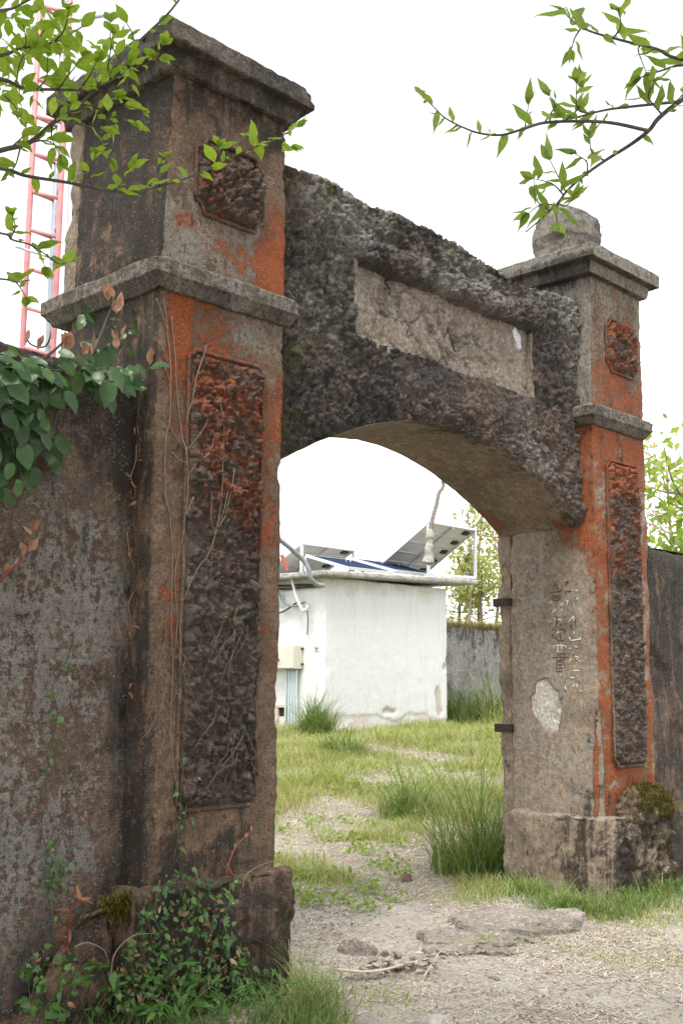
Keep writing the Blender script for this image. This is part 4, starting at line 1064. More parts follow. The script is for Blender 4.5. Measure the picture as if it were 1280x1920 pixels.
# ------------------------------------------------------------------ the two trees whose boughs hang into view
M_canopy = leaf_mat('canopy_leaf', (0.05, 0.11, 0.02), (0.10, 0.19, 0.035), 0.35, 0.5, 0.35, attr=True)
def big_tree(nm, label, base, fork, crown, seed, nleaf, lsize, boughs):
    root = empty(nm, base); tag(root, label, 'tree')
    g = np.random.default_rng(seed)
    b0 = np.array(base, float); fk = np.array(fork, float)
    v, f = tube(smooth_line([b0 - [0, 0, .2], b0 + (fk - b0) * .4 + [.06, .05, 0], fk], 8), .21, .13, sides=14)
    v = v + .015 * np.stack([fbm(v, 5, 3, seed + i) for i in range(3)], 1)
    part('trunk', v, f, M_bark, root)
    cen = []
    for (cx, cy, cz, rx, ry, rz_) in crown:
        c = np.array([cx, cy, cz])
        v, f = tube(smooth_line([fk - [0, 0, .1], fk + (c - fk) * .5 + g.normal(0, .2, 3), c], 6), .09, .02, sides=8); part('limb', v, f, M_bark, root)
        k = int(nleaf * rx * ry * rz_ / sum(q[3] * q[4] * q[5] for q in crown))
        # clumps inside the lobe
        nc = max(12, k // 60)
        u = g.normal(0, 1, (nc, 3)); u /= np.linalg.norm(u, axis=1, keepdims=True)
        cc_ = c + u * np.array([rx, ry, rz_]) * (g.random((nc, 1)) ** .45)
        for q in cc_[:: max(1, nc // 5)]:
            mid = (c + q) / 2 + g.normal(0, .08, 3)
            if in_frame(np.array([c, mid, q]), 40).any(): continue
            v, f = tube(smooth_line([c, mid, q], 4), .022, .006, sides=5); part('twig', v, f, M_bark, root)
        pts = cc_[g.integers(0, nc, k)] + g.normal(0, .22, (k, 3)) * [1, 1, .6]
        cen.append(pts)
    P = np.concatenate(cen); P = P[~in_frame(P, 90)]
    v, q, r_ = leaf_cloud(P, lsize, seed)
    o = part('crown', v, q, M_canopy, root, False, None, r_); o['kind'] = 'stuff'
    return root, fk

D0 = 3.35
treeL, fkL = big_tree('broadleaf_tree', 'broadleaf tree with young lime leaves reaching over the left pillar', (-4.1, -1.55, 0), (-4.0, -1.6, 2.6),
    [(-3.4, -1.6, 5.6, 1.6, 1.4, .9), (-2.0, -2.6, 6.4, 1.6, 1.5, .9), (-4.6, -.6, 5.2, 1.3, 1.2, .9), (-4.2, -3.2, 6.3, 1.4, 1.3, .9), (-3.0, .3, 6.2, 1.3, 1.2, .8), (-2.7, -1.2, 3.6, .9, .9, .8), (-2.9, -1.4, 2.0, .8, .8, .8), (-3.2, -2.3, 4.7, 1.0, 1.0, .7), (-1.6, -2.4, 5.6, 1.0, .9, .5)], 900, 14000, .13, None)  # low lobes beside the wall are unseen additions that shade its foot
def wpts(lst, d0, dv): return [at(u, v, d0 + dv * k / max(1, len(lst) - 1) + .05 * math.sin(u * .05)) for k, (u, v) in enumerate(lst)]
BL = [
 ([(-160, 330), (0, 283), (55, 268), (106, 226), (153, 193), (197, 149), (226, 113), (270, 69), (314, 27), (345, -12)], 3.3, .5, .009, .003, 12),
 ([(-160, 120), (0, 148), (29, 159), (55, 166), (120, 168), (160, 168), (197, 157), (233, 137), (262, 124)], 3.2, .4, .007, .002, 12),
 ([(-160, 300), (0, 316), (50, 330), (125, 342), (200, 357), (250, 360), (310, 347), (375, 325), (425, 300), (475, 277), (520, 260), (556, 238)], 3.3, .75, .0065, .0016, 26),
 ([(-160, 420), (0, 437), (25, 450), (58, 459), (87, 478), (106, 490)], 3.3, .2, .004, .0015, 8),
 ([(-160, 515), (0, 523), (29, 529), (58, 525)], 3.5, .2, .004, .002, 4),
 ([(-160, 130), (0, 105), (36, 91), (91, 82), (128, 66), (170, 40)], 3.2, .3, .006, .0018, 12),
 ([(-160, 30), (0, 20), (40, 8), (90, -20)], 3.1, .2, .006, .002, 7),
]
nleaf = 0
lines = []
for pts, d0, dv, r0, r1, n in BL:
    w = wpts(pts, d0, dv); lines.append(smooth_line(w, 4))
    nleaf += leafy_twig(treeL, w, L_lime, .066, n, 1.0, r0, r1, M_bark, .45, n > 20, 'bough')
    s0 = w[0]; v, f = tube(smooth_line([fkL, (fkL + s0) / 2 + [0, 0, .25], s0], 5), .05, r0, sides=7); part('limb', v, f, M_bark, treeL)
# small side twigs, thick in the upper left corner
def side_twigs(root, specs, meshes, size, per, pend=0.0, base=None):
    c = 0
    for (u, v, du, dv, d) in specs:
        p0 = at(u, v, d); p2 = at(u + du, v + dv, d + R.uniform(-.15, .15)); p1 = (p0 + p2) / 2 + rv(.012)
        c += leafy_twig(root, [p0, p1, p2], meshes, size, per, 1.0, .003, .0012, M_bark, .4, True, 'twig', pend)
    return c
nleaf += side_twigs(treeL, [(30, 160, 30, -70, 3.2), (70, 167, 20, -60, 3.25), (110, 168, 45, -60, 3.3), (150, 168, 30, -50, 3.35), (20, 98, 25, -50, 3.2), (60, 88, 40, -55, 3.25), (100, 80, 30, -60, 3.3),
    (226, 113, -18, -70, 3.6), (200, 145, 12, -80, 3.5), (250, 90, -20, -60, 3.7), (185, 160, 55, -40, 3.55), (240, 130, 60, -22, 3.6), (255, 125, 50, -40, 3.65), (150, 195, 70, -10, 3.5), (95, 234, 40, -40, 3.45),
    (130, 212, 60, 30, 3.5), (180, 195, 35, 45, 3.6), (200, 222, 50, 10, 3.6), (200, 180, 60, 25, 3.6), (190, 260, 20, 35, 3.6), (60, 266, 50, 10, 3.4), (20, 278, 30, -45, 3.3), (40, 272, -20, 50, 3.3), (100, 230, 12, 60, 3.4), (10, 180, 25, 30, 3.2),
    (170, 345, 10, -55, 3.5), (215, 358, 30, -40, 3.55), (300, 350, 5, -55, 3.7), (385, 322, 25, -45, 3.85), (480, 276, -10, -18, 3.95), (530, 257, 15, 18, 4.0), (20, 446, 5, -40, 3.3), (60, 460, 25, 40, 3.35), (95, 485, 35, 5, 3.4), (30, 528, 20, 30, 3.5)], L_lime, .066, 3)
# more of the same small leaves farther back in the bough, past the ones built singly
g = np.random.default_rng(321); acc = []
vb = np.array([v.co[:] for v in L_lime[1].vertices]); fb = np.array([p.vertices[:] for p in L_lime[1].polygons])
for k in range(170):
    u, v_ = (g.uniform(-20, 130), g.uniform(-20, 190)) if k < 115 else (g.uniform(100, 250), g.uniform(20, 175))
    if k >= 115 and v_ < 150 - (u - 100) * .6 and g.random() < .6: v_ += 60
    p = at(u, v_, g.uniform(3.3, 4.0)); x_, y_, z_ = basis(g.normal(0, 1, 3) + [0, 0, .3], g.normal(0, .5, 3) + [0, 0, 1]); s_ = g.uniform(.04, .075)
    acc.append((p + s_ * (vb[:, :1] * x_ + vb[:, 1:2] * y_ + vb[:, 2:] * z_), fb))
V, Fc = join(acc); o = part('leaf_mass', V, Fc, leaf_mat('young_leaf_mass', (0.20, 0.33, 0.040), (0.33, 0.46, 0.075), 0.58, 0.4, 0.35, attr=True), treeL, True, None, np.repeat(g.random(len(acc)), len(vb))); o['kind'] = 'stuff'

treeR, fkR = big_tree('broadleaf_tree', 'tree with slender pointed leaves reaching in from the upper right', (0.9, -5.9, 0), (0.8, -5.8, 3.0),
    [(0.2, -5.2, 6.3, 1.6, 1.5, .9), (-1.2, -4.6, 6.6, 1.7, 1.5, .9), (1.8, -5.0, 6.4, 1.4, 1.3, .9), (-.4, -6.4, 6.0, 1.5, 1.4, .9), (-2.6, -5.4, 6.8, 1.6, 1.5, .8)], 950, 8000, .13, None)
w = wpts([(1420, 90), (1280, 185), (1235, 220), (1215, 245), (1180, 272), (1140, 297), (1100, 325), (1065, 355), (1045, 380), (1020, 405), (985, 435)], 3.4, .2)
nr = leafy_twig(treeR, w, L_lance, .088, 5, 1.0, .0085, .002, M_bark, .2, False, 'bough')
v, f = tube(smooth_line([fkR, (fkR + w[0]) / 2 + [0, 0, .4], w[0]], 5), .05, .011, sides=7); part('limb', v, f, M_bark, treeR)
nr += leafy_twig(treeR, wpts([(1215, 245), (1145, 230), (1080, 227), (1020, 230), (980, 242), (940, 253), (900, 250), (870, 240), (835, 222), (815, 203), (790, 178)], 3.4, .15), L_lance, .080, 22, 1.0, .006, .0015, M_bark, .15, True, 'bough')
nr += leafy_twig(treeR, wpts([(1275, 190), (1180, 200), (1130, 207), (1080, 220), (1045, 228)], 3.4, .1), L_lance, .086, 7, 1.0, .005, .002, M_bark, .2, True, 'bough')
wB = wpts([(1420, 140), (1270, 110), (1230, 92), (1170, 77), (1110, 60), (1080, 45), (1055, 22)], 3.35, .1)
nr += leafy_twig(treeR, wB, L_lance, .086, 15, 1.0, .006, .002, M_bark, .15, True, 'bough')
nr += leafy_twig(treeR, wpts([(1400, 120), (1280, 122), (1240, 132), (1200, 145)], 3.35, .1), L_lance, .086, 6, 1.0, .005, .002, M_bark, .15, True, 'bough')
nr += side_twigs(treeR, [(1100, 212, -20, -55, 3.45), (1060, 226, 30, -60, 3.45), (1020, 230, 10, -50, 3.5), (985, 242, 5, -45, 3.5), (1130, 300, -25, -40, 3.45), (1060, 360, -30, -60, 3.5), (1055, 365, -55, -30, 3.5), (1045, 382, 0, 40, 3.5), (1040, 385, -50, 15, 3.5), (1030, 395, -30, -60, 3.5), (1045, 380, 30, -10, 3.5), (1240, 215, -15, -60, 3.4), (1250, 205, 30, -30, 3.4), (1100, 330, -20, -40, 3.5), (1150, 70, 10, -45, 3.4), (1090, 50, -20, 45, 3.4), (1200, 85, 10, 50, 3.4)], L_lance, .088, 3, .1)

# ------------------------------------------------------------------ creeper over the left wall
def creeper():
    root = empty('wall_creeper', (-.6, .1, 3.27)); tag(root, 'glossy large-leaved creeper spilling over the top of the left wall', 'creeper')
    stems = [[(-200, 690), (0, 690), (60, 690), (150, 700), (230, 705), (280, 695)], [(-120, 700), (20, 720), (60, 770), (70, 830), (60, 900)], [(-100, 720), (0, 760), (30, 830), (40, 900), (30, 950)], [(120, 700), (110, 760), (100, 800), (75, 850)], [(150, 700), (180, 650), (200, 600), (215, 560)], [(200, 700), (225, 640), (212, 575)], [(60, 690), (110, 650), (125, 630)]]
    for s in stems:
        v, f = tube(smooth_line([on_y(u, v_, .06) for u, v_ in s], 5), .010, .004, sides=6); part('stem', v, f, M_bark, root)
    c = 0
    def put(u, v_, off, hang, size, ms, lean=0.0):
        p = on_y(u, v_, .15 - off)
        d = unit(np.array([R.gauss(0, .45) + lean, -.35 + R.gauss(0, .25), -hang + R.gauss(0, .25)]))
        add_leaf(R.choice(ms), root, p, d, np.array([R.gauss(-.25, .35), -1.0, .75 + R.gauss(0, .35)]), size)
    for k in range(128):                      # band along the coping
        u = R.uniform(-90, 285); v_ = 690 + R.gauss(0, 18) + (8 if u > 200 else 0)
        if u > 235 and R.random() < .45: continue
        put(u, v_, R.uniform(.02, .26), R.uniform(-.1, .9), R.uniform(.06, .16), L_gl, .15); c += 1
    for k in range(105):                       # hanging skirt
        u = R.uniform(-90, 105); t = R.random(); v_ = 700 + t * (230 - max(0, u) * .75)
        put(u, v_, R.uniform(.02, .2), R.uniform(.6, 1.2), R.uniform(.08, .15), L_gl); c += 1
    for u, v_, n in ((120, 650, 8), (200, 560, 4), (220, 585, 4), (215, 640, 3), (275, 685, 3), (75, 655, 2), (55, 640, 2), (165, 660, 3), (190, 690, 3)):    # bronze shoots
        for k in range(n):
            p = on_y(u + R.gauss(0, 5), v_ + R.gauss(0, 5), .05)
            add_leaf(R.choice(L_br), root, p, unit([R.gauss(0, .35), -.2 + R.gauss(0, .2), 1.0 + R.gauss(0, .3)]), np.array([R.gauss(0, .5), -1, .3]), R.uniform(.06, .10)); c += 1
    for k in range(22):                       # leaves climbing the pillar side
        u, v_ = R.uniform(150, 265), R.uniform(575, 690)
        put(u, v_, R.uniform(-.15, .05), R.uniform(-.3, .7), R.uniform(.05, .09), L_gl); c += 1
    print('creeper leaves', c)
creeper()
def shoot(nm, label, cat, base, specs, ms, mat):
    root = empty(nm, base); tag(root, label, cat)
    for pts, n, s in specs: leafy_twig(root, pts, ms, s, n, .8, .006, .002, mat, .5, True, 'stem')
M_redstem = plain_mat('red_stem', (0.22, 0.06, 0.04), .6, 0, .2, 20, 0)
shoot('bronze_shoot', 'single bronze-leaved shoot growing out from the left wall below the creeper', 'shoot', tuple(on_y(-10, 1095, .14)), [([on_y(-10, 1095, .14), on_y(25, 1065, .06), on_y(48, 1040, .02), on_y(62, 995, 0)], 7, .075)], L_br, M_redstem)

# dead vine stems on the left pillar
def vy(x, z):
    return -0.055 if (.20 < x < .76 and .95 < z < 3.42) else -0.012
def vine(nm, label, lines, mat, r, cat='vine', jitter=0.004):
    first = lines[0][-1]; p0 = on_y(first[0], first[1], -.012)
    root = empty(nm, tuple(p0)); tag(root, label, cat)
    for ln in lines:
        pts = []
        for u, v_ in ln:
            p = on_y(u, v_, -.012); pts.append(on_y(u, v_, vy(p[0], p[2])))
        pts = smooth_line(pts, 7); pts[:, 0] += jitter * fbm(pts, 14, 3, 33); pts[:, 2] += jitter * fbm(pts, 14, 3, 35)
        v, f = tube(pts, r, r * .45, sides=5); part('stem', v, f, mat, root)
M_vine = plain_mat('dead_vine', (0.185, 0.14, 0.105), .9, 0, .35, 40, .3)
c_ = lambda l: [[(x * .4375, 560 + y * .4375) for x, y in q] for q in l]
vine('dead_vine', 'long forked dead vine running up the left edge of the near pillar', c_([[(700, 0), (715, 100), (730, 300), (730, 500), (712, 600), (708, 800), (730, 950), (740, 1100), (735, 1371), (742, 1600), (730, 1850), (760, 2100)], [(735, 70), (750, 250), (765, 450), (780, 590), (800, 650), (808, 760), (800, 900), (770, 1080), (750, 1200), (760, 1371), (752, 1500)], [(670, 0), (690, 50), (715, 130)], [(685, 190), (710, 250), (727, 300)], [(690, 270), (712, 310), (728, 360)], [(720, 520), (750, 590), (795, 650)], [(740, 660), (770, 690), (800, 700)], [(830, 850), (812, 890), (800, 930)], [(700, 820), (715, 880), (728, 930)]])[::1], M_vine, .0045)
vine('dead_vine', 'pale dead vine wandering up the rough panel of the near pillar', c_([[(940, 430), (960, 560), (955, 700), (950, 850), (925, 1000), (890, 1100), (850, 1150), (800, 1260), (770, 1340), (755, 1450)], [(1005, 730), (985, 850), (960, 940), (920, 1020), (900, 1200)], [(915, 460), (870, 560), (800, 650)], [(885, 200), (845, 330), (825, 430), (800, 520), (785, 590)], [(915, 600), (900, 660), (850, 700), (815, 745)], [(910, 830), (905, 950), (930, 1010)], [(980, 820), (960, 900), (940, 960)]]), M_vine, .0036)
ln = []
for k in range(34):
    u, v_ = R.uniform(285, 480), R.uniform(1130, 1440); a = R.gauss(0, .35)
    n = R.randint(3, 6); q = [(u, v_)]
    for i in range(n): a += R.gauss(0, .3); q.append((q[-1][0] + 16 * math.sin(a), q[-1][1] + R.uniform(14, 26)))
    ln.append(q)
vine('dead_vine', 'tangle of thin dead vine stems over the lower rough panel of the near pillar', ln, M_vine, .0022)
ln = []
for k in range(10):
    u, v_ = R.uniform(235, 278), R.uniform(720, 1250); q = [(u, v_)]
    for i in range(R.randint(4, 7)): q.append((q[-1][0] + R.gauss(1, 6), q[-1][1] + R.uniform(18, 40)))
    ln.append(q)
def wallvine(nm, label, lines, mat, r, y, leaves=None, n=0, s=.03, root=None, ms=None):
    if root is None:
        root = empty(nm, tuple(on_y(*lines[0][-1], y))); tag(root, label, 'vine' if not leaves else 'ivy')
    c = 0
    for li in lines:
        pts = smooth_line([on_y(u, v_, y) for u, v_ in li], 6)
        v, f = tube(pts, r, r * .5, sides=5); part('stem', v, f, mat, root)
        if leaves:
            for k in range(n):
                p = pts[R.randrange(len(pts))] + np.array([R.gauss(0, .035), -abs(R.gauss(.02, .02)), R.gauss(0, .035)])
                add_leaf(R.choice(ms or IVMIX), root, p, unit([R.gauss(0, .8), -.35 + R.gauss(0, .35), -.5 + R.gauss(0, .7)]), np.array([R.gauss(0, .6), -1, .5 + R.gauss(0, .6)]), s * R.uniform(.4, 1.35)); c += 1
    return root
wallvine('dead_vine', 'brown dried creeper in the corner between left wall and pillar', ln, M_vine, .004, .14, True, 9, .042, ms=L_rd)
wallvine('ivy', 'low ivy mat rooted at the foot of the left wall', [[(60, 1780), (70, 1830), (50, 1890)], [(120, 1790), (135, 1840), (120, 1900)], [(180, 1800), (200, 1850), (190, 1900)], [(230, 1780), (240, 1840), (260, 1890)]], M_bark, .004, -.05, True, 22, .042)
wallvine('ivy', 'thin strand of ivy climbing the left wall', [[(140, 1190), (125, 1240), (100, 1285), (108, 1340), (97, 1400), (85, 1480), (80, 1560), (100, 1620)], [(100, 1560), (85, 1640), (95, 1720), (85, 1800), (70, 1850)], [(90, 1600), (105, 1660), (98, 1740), (105, 1830)]], M_bark, .004, .138, True, 26, .036)
r_ = wallvine('ivy', 'tangle of ivy and creeping stems over the plinth of the near pillar', [[(345, 1430), (340, 1480), (335, 1560), (325, 1620)], [(365, 1440), (352, 1490), (345, 1560)], [(330, 1610), (345, 1640), (360, 1660)]], M_bark, .004, -.03, True, 9, .036)
wallvine(None, None, [[(300, 1800), (330, 1850), (360, 1900)], [(380, 1790), (350, 1850), (300, 1890)], [(430, 1790), (450, 1840), (480, 1880)], [(330, 1640), (345, 1700), (350, 1760), (362, 1800), (365, 1870), (380, 1920)], [(380, 1640), (400, 1690), (415, 1740), (420, 1800), (440, 1850), (455, 1870)], [(300, 1650), (290, 1720), (320, 1790), (310, 1880)], [(410, 1650), (420, 1700), (410, 1760), (430, 1830)], [(350, 1660), (380, 1720), (390, 1790), (400, 1860)], [(270, 1700), (285, 1770), (260, 1850)]], M_bark, .005, -.11, True, 28, .044, root=r_)
g = np.random.default_rng(654); acc = []
tmpl = [(np.array([v.co[:] for v in m_.vertices]), [np.array(p.vertices[:]) for p in m_.polygons]) for m_ in (L_iv[0], L_we[0], L_gl[0])]
for k in range(900):
    t = g.random(); u = 215 + 300 * g.random(); v_ = 1900 - 250 * t ** 1.5 * np.exp(-((u - 350) / 120) ** 2) - 30 * g.random()
    p = on_y(u, v_, -.10 - .14 * (1 - t) * g.random()); vb, fb = tmpl[g.choice(3, p=[.55, .3, .15])]
    x_, y_, z_ = basis(g.normal(0, .7, 3) + [0, -.3, -.4], g.normal(0, .5, 3) + [0, -1, .6]); s_ = g.uniform(.014, .045)
    acc.append((p + s_ * (vb[:, :1] * x_ + vb[:, 1:2] * y_ + vb[:, 2:] * z_), np.array([f_[:3] for f_ in fb] + [[f_[0], f_[2], f_[3]] for f_ in fb if len(f_) == 4])))
V, Fc = join(acc); rr = np.concatenate([np.full(len(a_[0]), g.random()) for a_ in acc])
o = part('leaf_mass', V, Fc, leaf_mat('creeping_leaf_mass', (0.028, 0.070, 0.018), (0.10, 0.17, 0.04), .2, .45, .4, attr=True, dry=(.20, .12, .06)), r_, True, None, rr); o['kind'] = 'stuff'
shoot('sapling', 'little sapling with round green and red leaves on the near plinth ledge', 'plant', tuple(on_y(425, 1640, -.04)), [([on_y(425, 1640, -.04), on_y(432, 1610, -.05), on_y(448, 1580, -.06), on_y(478, 1555, -.07)], 7, .045), ([on_y(428, 1625, -.04), on_y(438, 1650, -.07), on_y(430, 1670, -.1)], 5, .045)], [L_gl[0], L_we[0], L_br[0]], M_redstem)
shoot('withered_plant', 'withered plant with curled orange-red leaves at the foot of the left wall', 'plant', tuple(on_y(125, 1790, .05)), [([on_y(125, 1790, .05), on_y(130, 1740, 0), on_y(135, 1700, -.03), on_y(150, 1690, -.06)], 10, .075), ([on_y(125, 1780, .05), on_y(118, 1760, 0), on_y(112, 1740, -.03)], 6, .06)], L_rd, M_redstem)

# ------------------------------------------------------------------ grass and litter
def blades(P, h, w, lean, seed, segs=3, flat=0.0):
    """curved tapering blades: P roots (n,3), h heights, w widths"""
    g = np.random.default_rng(seed); n = len(P)
    a = g.uniform(0, 2 * math.pi, n); d = np.stack([np.cos(a), np.sin(a), np.zeros(n)], 1)
    sd = np.stack([-np.sin(a), np.cos(a), np.zeros(n)], 1)
    tw = g.normal(0, .5, n)[:, None]; sd = sd + d * tw; sd /= np.linalg.norm(sd, axis=1, keepdims=True)
    le = (lean * g.uniform(.4, 1.5, n))[:, None]
    h = h[:, None]; w = w[:, None]
    rows = []
    for k in range(segs + 1):
        t = k / segs
        c = P + d * h * le * t ** 1.7 + np.array([0, 0, 1.0]) * h * (t - (1 - flat * 0) * .38 * np.minimum(le, 1.6) * t * t)
        ww = w * (1 - t) ** .7 * .5 + w * .02
        if k < segs: rows += [c - sd * ww, c + sd * ww]
        else: rows += [c]
    m_ = 2 * segs + 1
    V = np.stack(rows, 1).reshape(-1, 3)
    b0 = np.arange(n)[:, None] * m_
    Q = np.concatenate([b0 + np.array([2 * k, 2 * k + 1, 2 * k + 3, 2 * k + 2]) for k in range(segs - 1)])
    T = b0 + np.array([2 * segs - 2, 2 * segs - 1, 2 * segs])
    return V, [Q, T], np.repeat(g.random(n), m_)
M_grass = leaf_mat('grass_blade', (0.215, 0.275, 0.080), (0.41, 0.43, 0.19), 0.40, 0.5, 0.3, attr=True, dry=(0.52, 0.46, 0.28))
M_grassd = leaf_mat('lush_grass_blade', (0.095, 0.175, 0.040), (0.20, 0.29, 0.085), 0.34, 0.45, 0.35, attr=True, dry=(0.36, 0.31, 0.16))
M_straw = leaf_mat('straw', (0.44, 0.37, 0.28), (0.68, 0.62, 0.52), 0.1, 0.7, 0.2, attr=True, tint=(1, 1, 1))
def scatter(n, x0, x1, y0, y1, seed):
    g = np.random.default_rng(seed)
    return g.uniform(x0, x1, n), g.uniform(y0, y1, n), g
def seen(x, y, m=80): return in_frame(np.stack([x, y, gz(x, y)], 1), m)
# lawn of the court
x, y, g = scatter(520000, 0.9, 24.0, 0.4, 12.5, 70)
dep_ = (x - CAM[0]) * FW[0] + (y - CAM[1]) * FW[1]
k = seen(x, y) & (g.random(len(x)) < grass_density(x, y) * np.clip(1.35 - dep_ * .035, .3, 1)) & ~((x > HUT0 - .05) & (x < 15.0) & (y > HUTY - .03)) & ~((x > 15.3) & (y > 10.8)) & ~((x > XR - .1) & (y < 1.05) & (y > -.1))
x, y = x[k], y[k]; n = len(x)
P = np.stack([x, y, gz(x, y) - .005], 1); big = fbm(P * [1, 1, 0], 1.1, 3, 72)
h = g.uniform(.03, .125, n) * (1.1 + 1.0 * np.clip(big, -.6, 1.2)) * (1 + .04 * dep_[k]); w = g.uniform(.0035, .007, n) * (1 + .05 * dep_[k])
V, Fc, r = blades(P, h, w, .75, 73)
tag(obj('lawn_grass', mesh('lawn_grass', V, Fc, M_grass, True, None, r)), 'short sunlit grass covering the court behind the gate', 'grass', kind='stuff')
print('lawn', n)
g = np.random.default_rng(710); C = []
for k in range(95):
    p = on_z(g.uniform(515, 760) if k < 55 else g.uniform(700, 930), g.uniform(1470, 1640) if k < 55 else g.uniform(1390, 1500), .25); n_ = 26
    x, y = p[0] + g.normal(0, .07, n_), p[1] + g.normal(0, .07, n_); C.append(np.stack([x, y, gz(x, y) + .02 + .05 * g.random(n_)], 1))
v, q, r = leaf_cloud(np.concatenate(C), .055, 711, .55, .0)
tag(obj('lawn_weeds', mesh('lawn_weeds', v, q, leaf_mat('clover_leaf', (.16, .25, .05), (.28, .37, .10), .38, .5, .3, attr=True), False, None, r)), 'low broad-leaved weeds growing through the court grass', 'weeds', kind='stuff')
# edge grass in front, at wall feet
def strip(n, pts, wid, h0, h1, seed, mat, nm, label, wd=(.004, .008), lean=.8):
    g = np.random.default_rng(seed); q = np.array(pts, float); sl = smooth_line(np.column_stack([q, np.zeros(len(q))]), 8)[:, :2]
    i = g.integers(0, len(sl), n); p = sl[i] + g.normal(0, wid, (n, 2)) + g.normal(0, .06, (n, 2))
    P = np.stack([p[:, 0], p[:, 1], gz(p[:, 0], p[:, 1]) - .005], 1)
    bg_ = np.clip(.75 + .7 * fbm(P, 1.8, 2, seed), .25, 1.6)
    V, Fc, r = blades(P, g.uniform(h0, h1, n) * bg_, g.uniform(wd[0], wd[1], n), lean, seed + 1)
    tag(obj(nm, mesh(nm, V, Fc, mat, True, None, r)), label, 'grass', kind='stuff')
strip(1500, [on_z(575, 1830, 0)[:2], on_z(580, 1900, 0)[:2], on_z(560, 1960, 0)[:2]], .08, .06, .30, 81, M_grassd, 'verge_grass', 'grass tufts along the right foot of the near plinth')
strip(1300, [on_z(-60, 1935, 0)[:2] + np.array([.2, -.5]), on_z(150, 1900, 0)[:2] + np.array([.0, -.35]), on_z(350, 1890, 0)[:2] + np.array([0, -.12]), on_z(520, 1890, 0)[:2]], .14, .05, .22, 83, M_grassd, 'verge_grass', 'rough grass along the foot of the left wall and near pillar')
strip(2600, [on_z(970, 1675, 0)[:2], on_z(1060, 1705, 0)[:2], on_z(1130, 1715, 0)[:2], on_z(1200, 1690, 0)[:2], on_z(1300, 1660, 0)[:2]], .10, .05, .24, 85, M_grassd, 'verge_grass', 'grass along the foot of the far plinth')
strip(3200, [on_z(1120, 1725, 0)[:2], on_z(1200, 1715, 0)[:2], on_z(1310, 1690, 0)[:2]], .20, .03, .12, 86, M_grass, 'verge_grass', 'low grass spreading onto the path at the right')
strip(900, [on_z(850, 1770, 0)[:2], on_z(900, 1762, 0)[:2], on_z(1000, 1740, 0)[:2]], .07, .04, .13, 87, M_grass, 'path_grass', 'small grass tufts along the edge of the rock slab')
strip(1100, [on_z(555, 1640, 0)[:2], on_z(600, 1652, 0)[:2], on_z(660, 1668, 0)[:2]], .10, .05, .17, 88, M_grass, 'path_grass', 'bright grass tufts edging the path inside the gate')
strip(900, [on_z(1130, 1760, 0)[:2], on_z(1200, 1790, 0)[:2], on_z(1300, 1780, 0)[:2]], .22, .02, .07, 188, M_grass, 'path_grass', 'thin low grass on the bare earth at the right')
strip(700, [on_z(560, 1905, 0)[:2], on_z(640, 1870, 0)[:2], on_z(760, 1835, 0)[:2]], .16, .03, .09, 89, M_grass, 'path_grass', 'sparse grass at the near edge of the path')
strip(2600, [(HUT0 + .1, HUTY - .15), (12.5, HUTY - .12), (HUT1, HUTY - .15), (15.0, 9.9), (16.0, 10.6), (17.5, 10.7), (19, 10.7)], .10, .05, .22, 90, M_grassd, 'hut_grass', 'taller grass along the foot of the hut and retaining wall', (.008, .018), .9)
# fringe on the terrace edge
g = np.random.default_rng(91); n = 3500
P = np.stack([g.uniform(15.6, 21, n), 10.95 + g.random(n) ** 2 * 1.2, np.full(n, 2.84)], 1)
V, Fc, r = blades(P, g.uniform(.15, .5, n), g.uniform(.01, .02, n), 1.6, 92)
tag(obj('terrace_grass', mesh('terrace_grass', V, Fc, leaf_mat('dry_terrace_grass', (.20, .21, .07), (.38, .32, .17), .3, .5, .3, attr=True), True, None, r)), 'straw-coloured grass hanging over the retaining wall', 'grass', kind='stuff')
# separate clumps
def clump(u, v, z, n, rad_, h0, h1, label, seed, mat, lean=.9, wd=(.006, .011), pos=None):
    c = np.array(pos) if pos is not None else on_z(u, v, z)
    g = np.random.default_rng(seed); a = g.uniform(0, 2 * math.pi, n); q = rad_ * np.sqrt(g.random(n))
    x, y = c[0] + q * np.cos(a), c[1] + q * np.sin(a)
    base = (c[0], c[1], float(gz(np.array([c[0]]), np.array([c[1]]))[0]))
    P = np.stack([x, y, gz(x, y) - .01], 1)
    V, Fc, r = blades(P, (h0 + (h1 - h0) * g.random(n) ** 1.5) * (1.05 - .45 * (q / rad_) ** 2), g.uniform(wd[0], wd[1], n), lean * (.55 + .9 * q / rad_), seed + 1, 5)
    o = obj('grass_clump', mesh('grass_clump', V - np.array(base), Fc, mat, True, None, r), None, base)
    tag(o, label, 'grass clump', 'grass clumps in the court')
clump(885, 1628, .03, 520, .36, .4, 1.7, 'tall arching grass clump against the far jamb', 101, M_grassd, .75, (.007, .013))
clump(945, 1640, .0, 220, .18, .4, 1.2, 'dark upright grass clump at the corner of the far plinth', 102, M_grassd, .7, (.006, .011))
clump(765, 1525, .18, 340, .32, .35, 1.05, 'mid-height grass clump beside the bare straw patch in mid court', 103, M_grassd, .9, (.007, .013))
clump(0, 0, 0, 420, .30, .5, 1.15, 'tall dark grass clump at the left corner of the hut', 104, M_grassd, .5, (.012, .022), pos=(10.72, 9.52, .7))
clump(640, 1415, .55, 260, .40, .3, .8, 'low dark green grass clump on the lawn before the hut', 105, M_grassd, 1.2, (.01, .02))
clump(0, 0, 0, 300, .45, .5, 1.5, 'upright grass clump below the retaining wall', 106, M_grassd, .7, (.012, .022), pos=(15.75, 10.45, .7))
clump(0, 0, 0, 420, .6, .6, 2.2, 'tallest grass clump below the retaining wall near the jamb', 107, M_grassd, .8, (.012, .024), pos=(16.9, 10.35, .7))
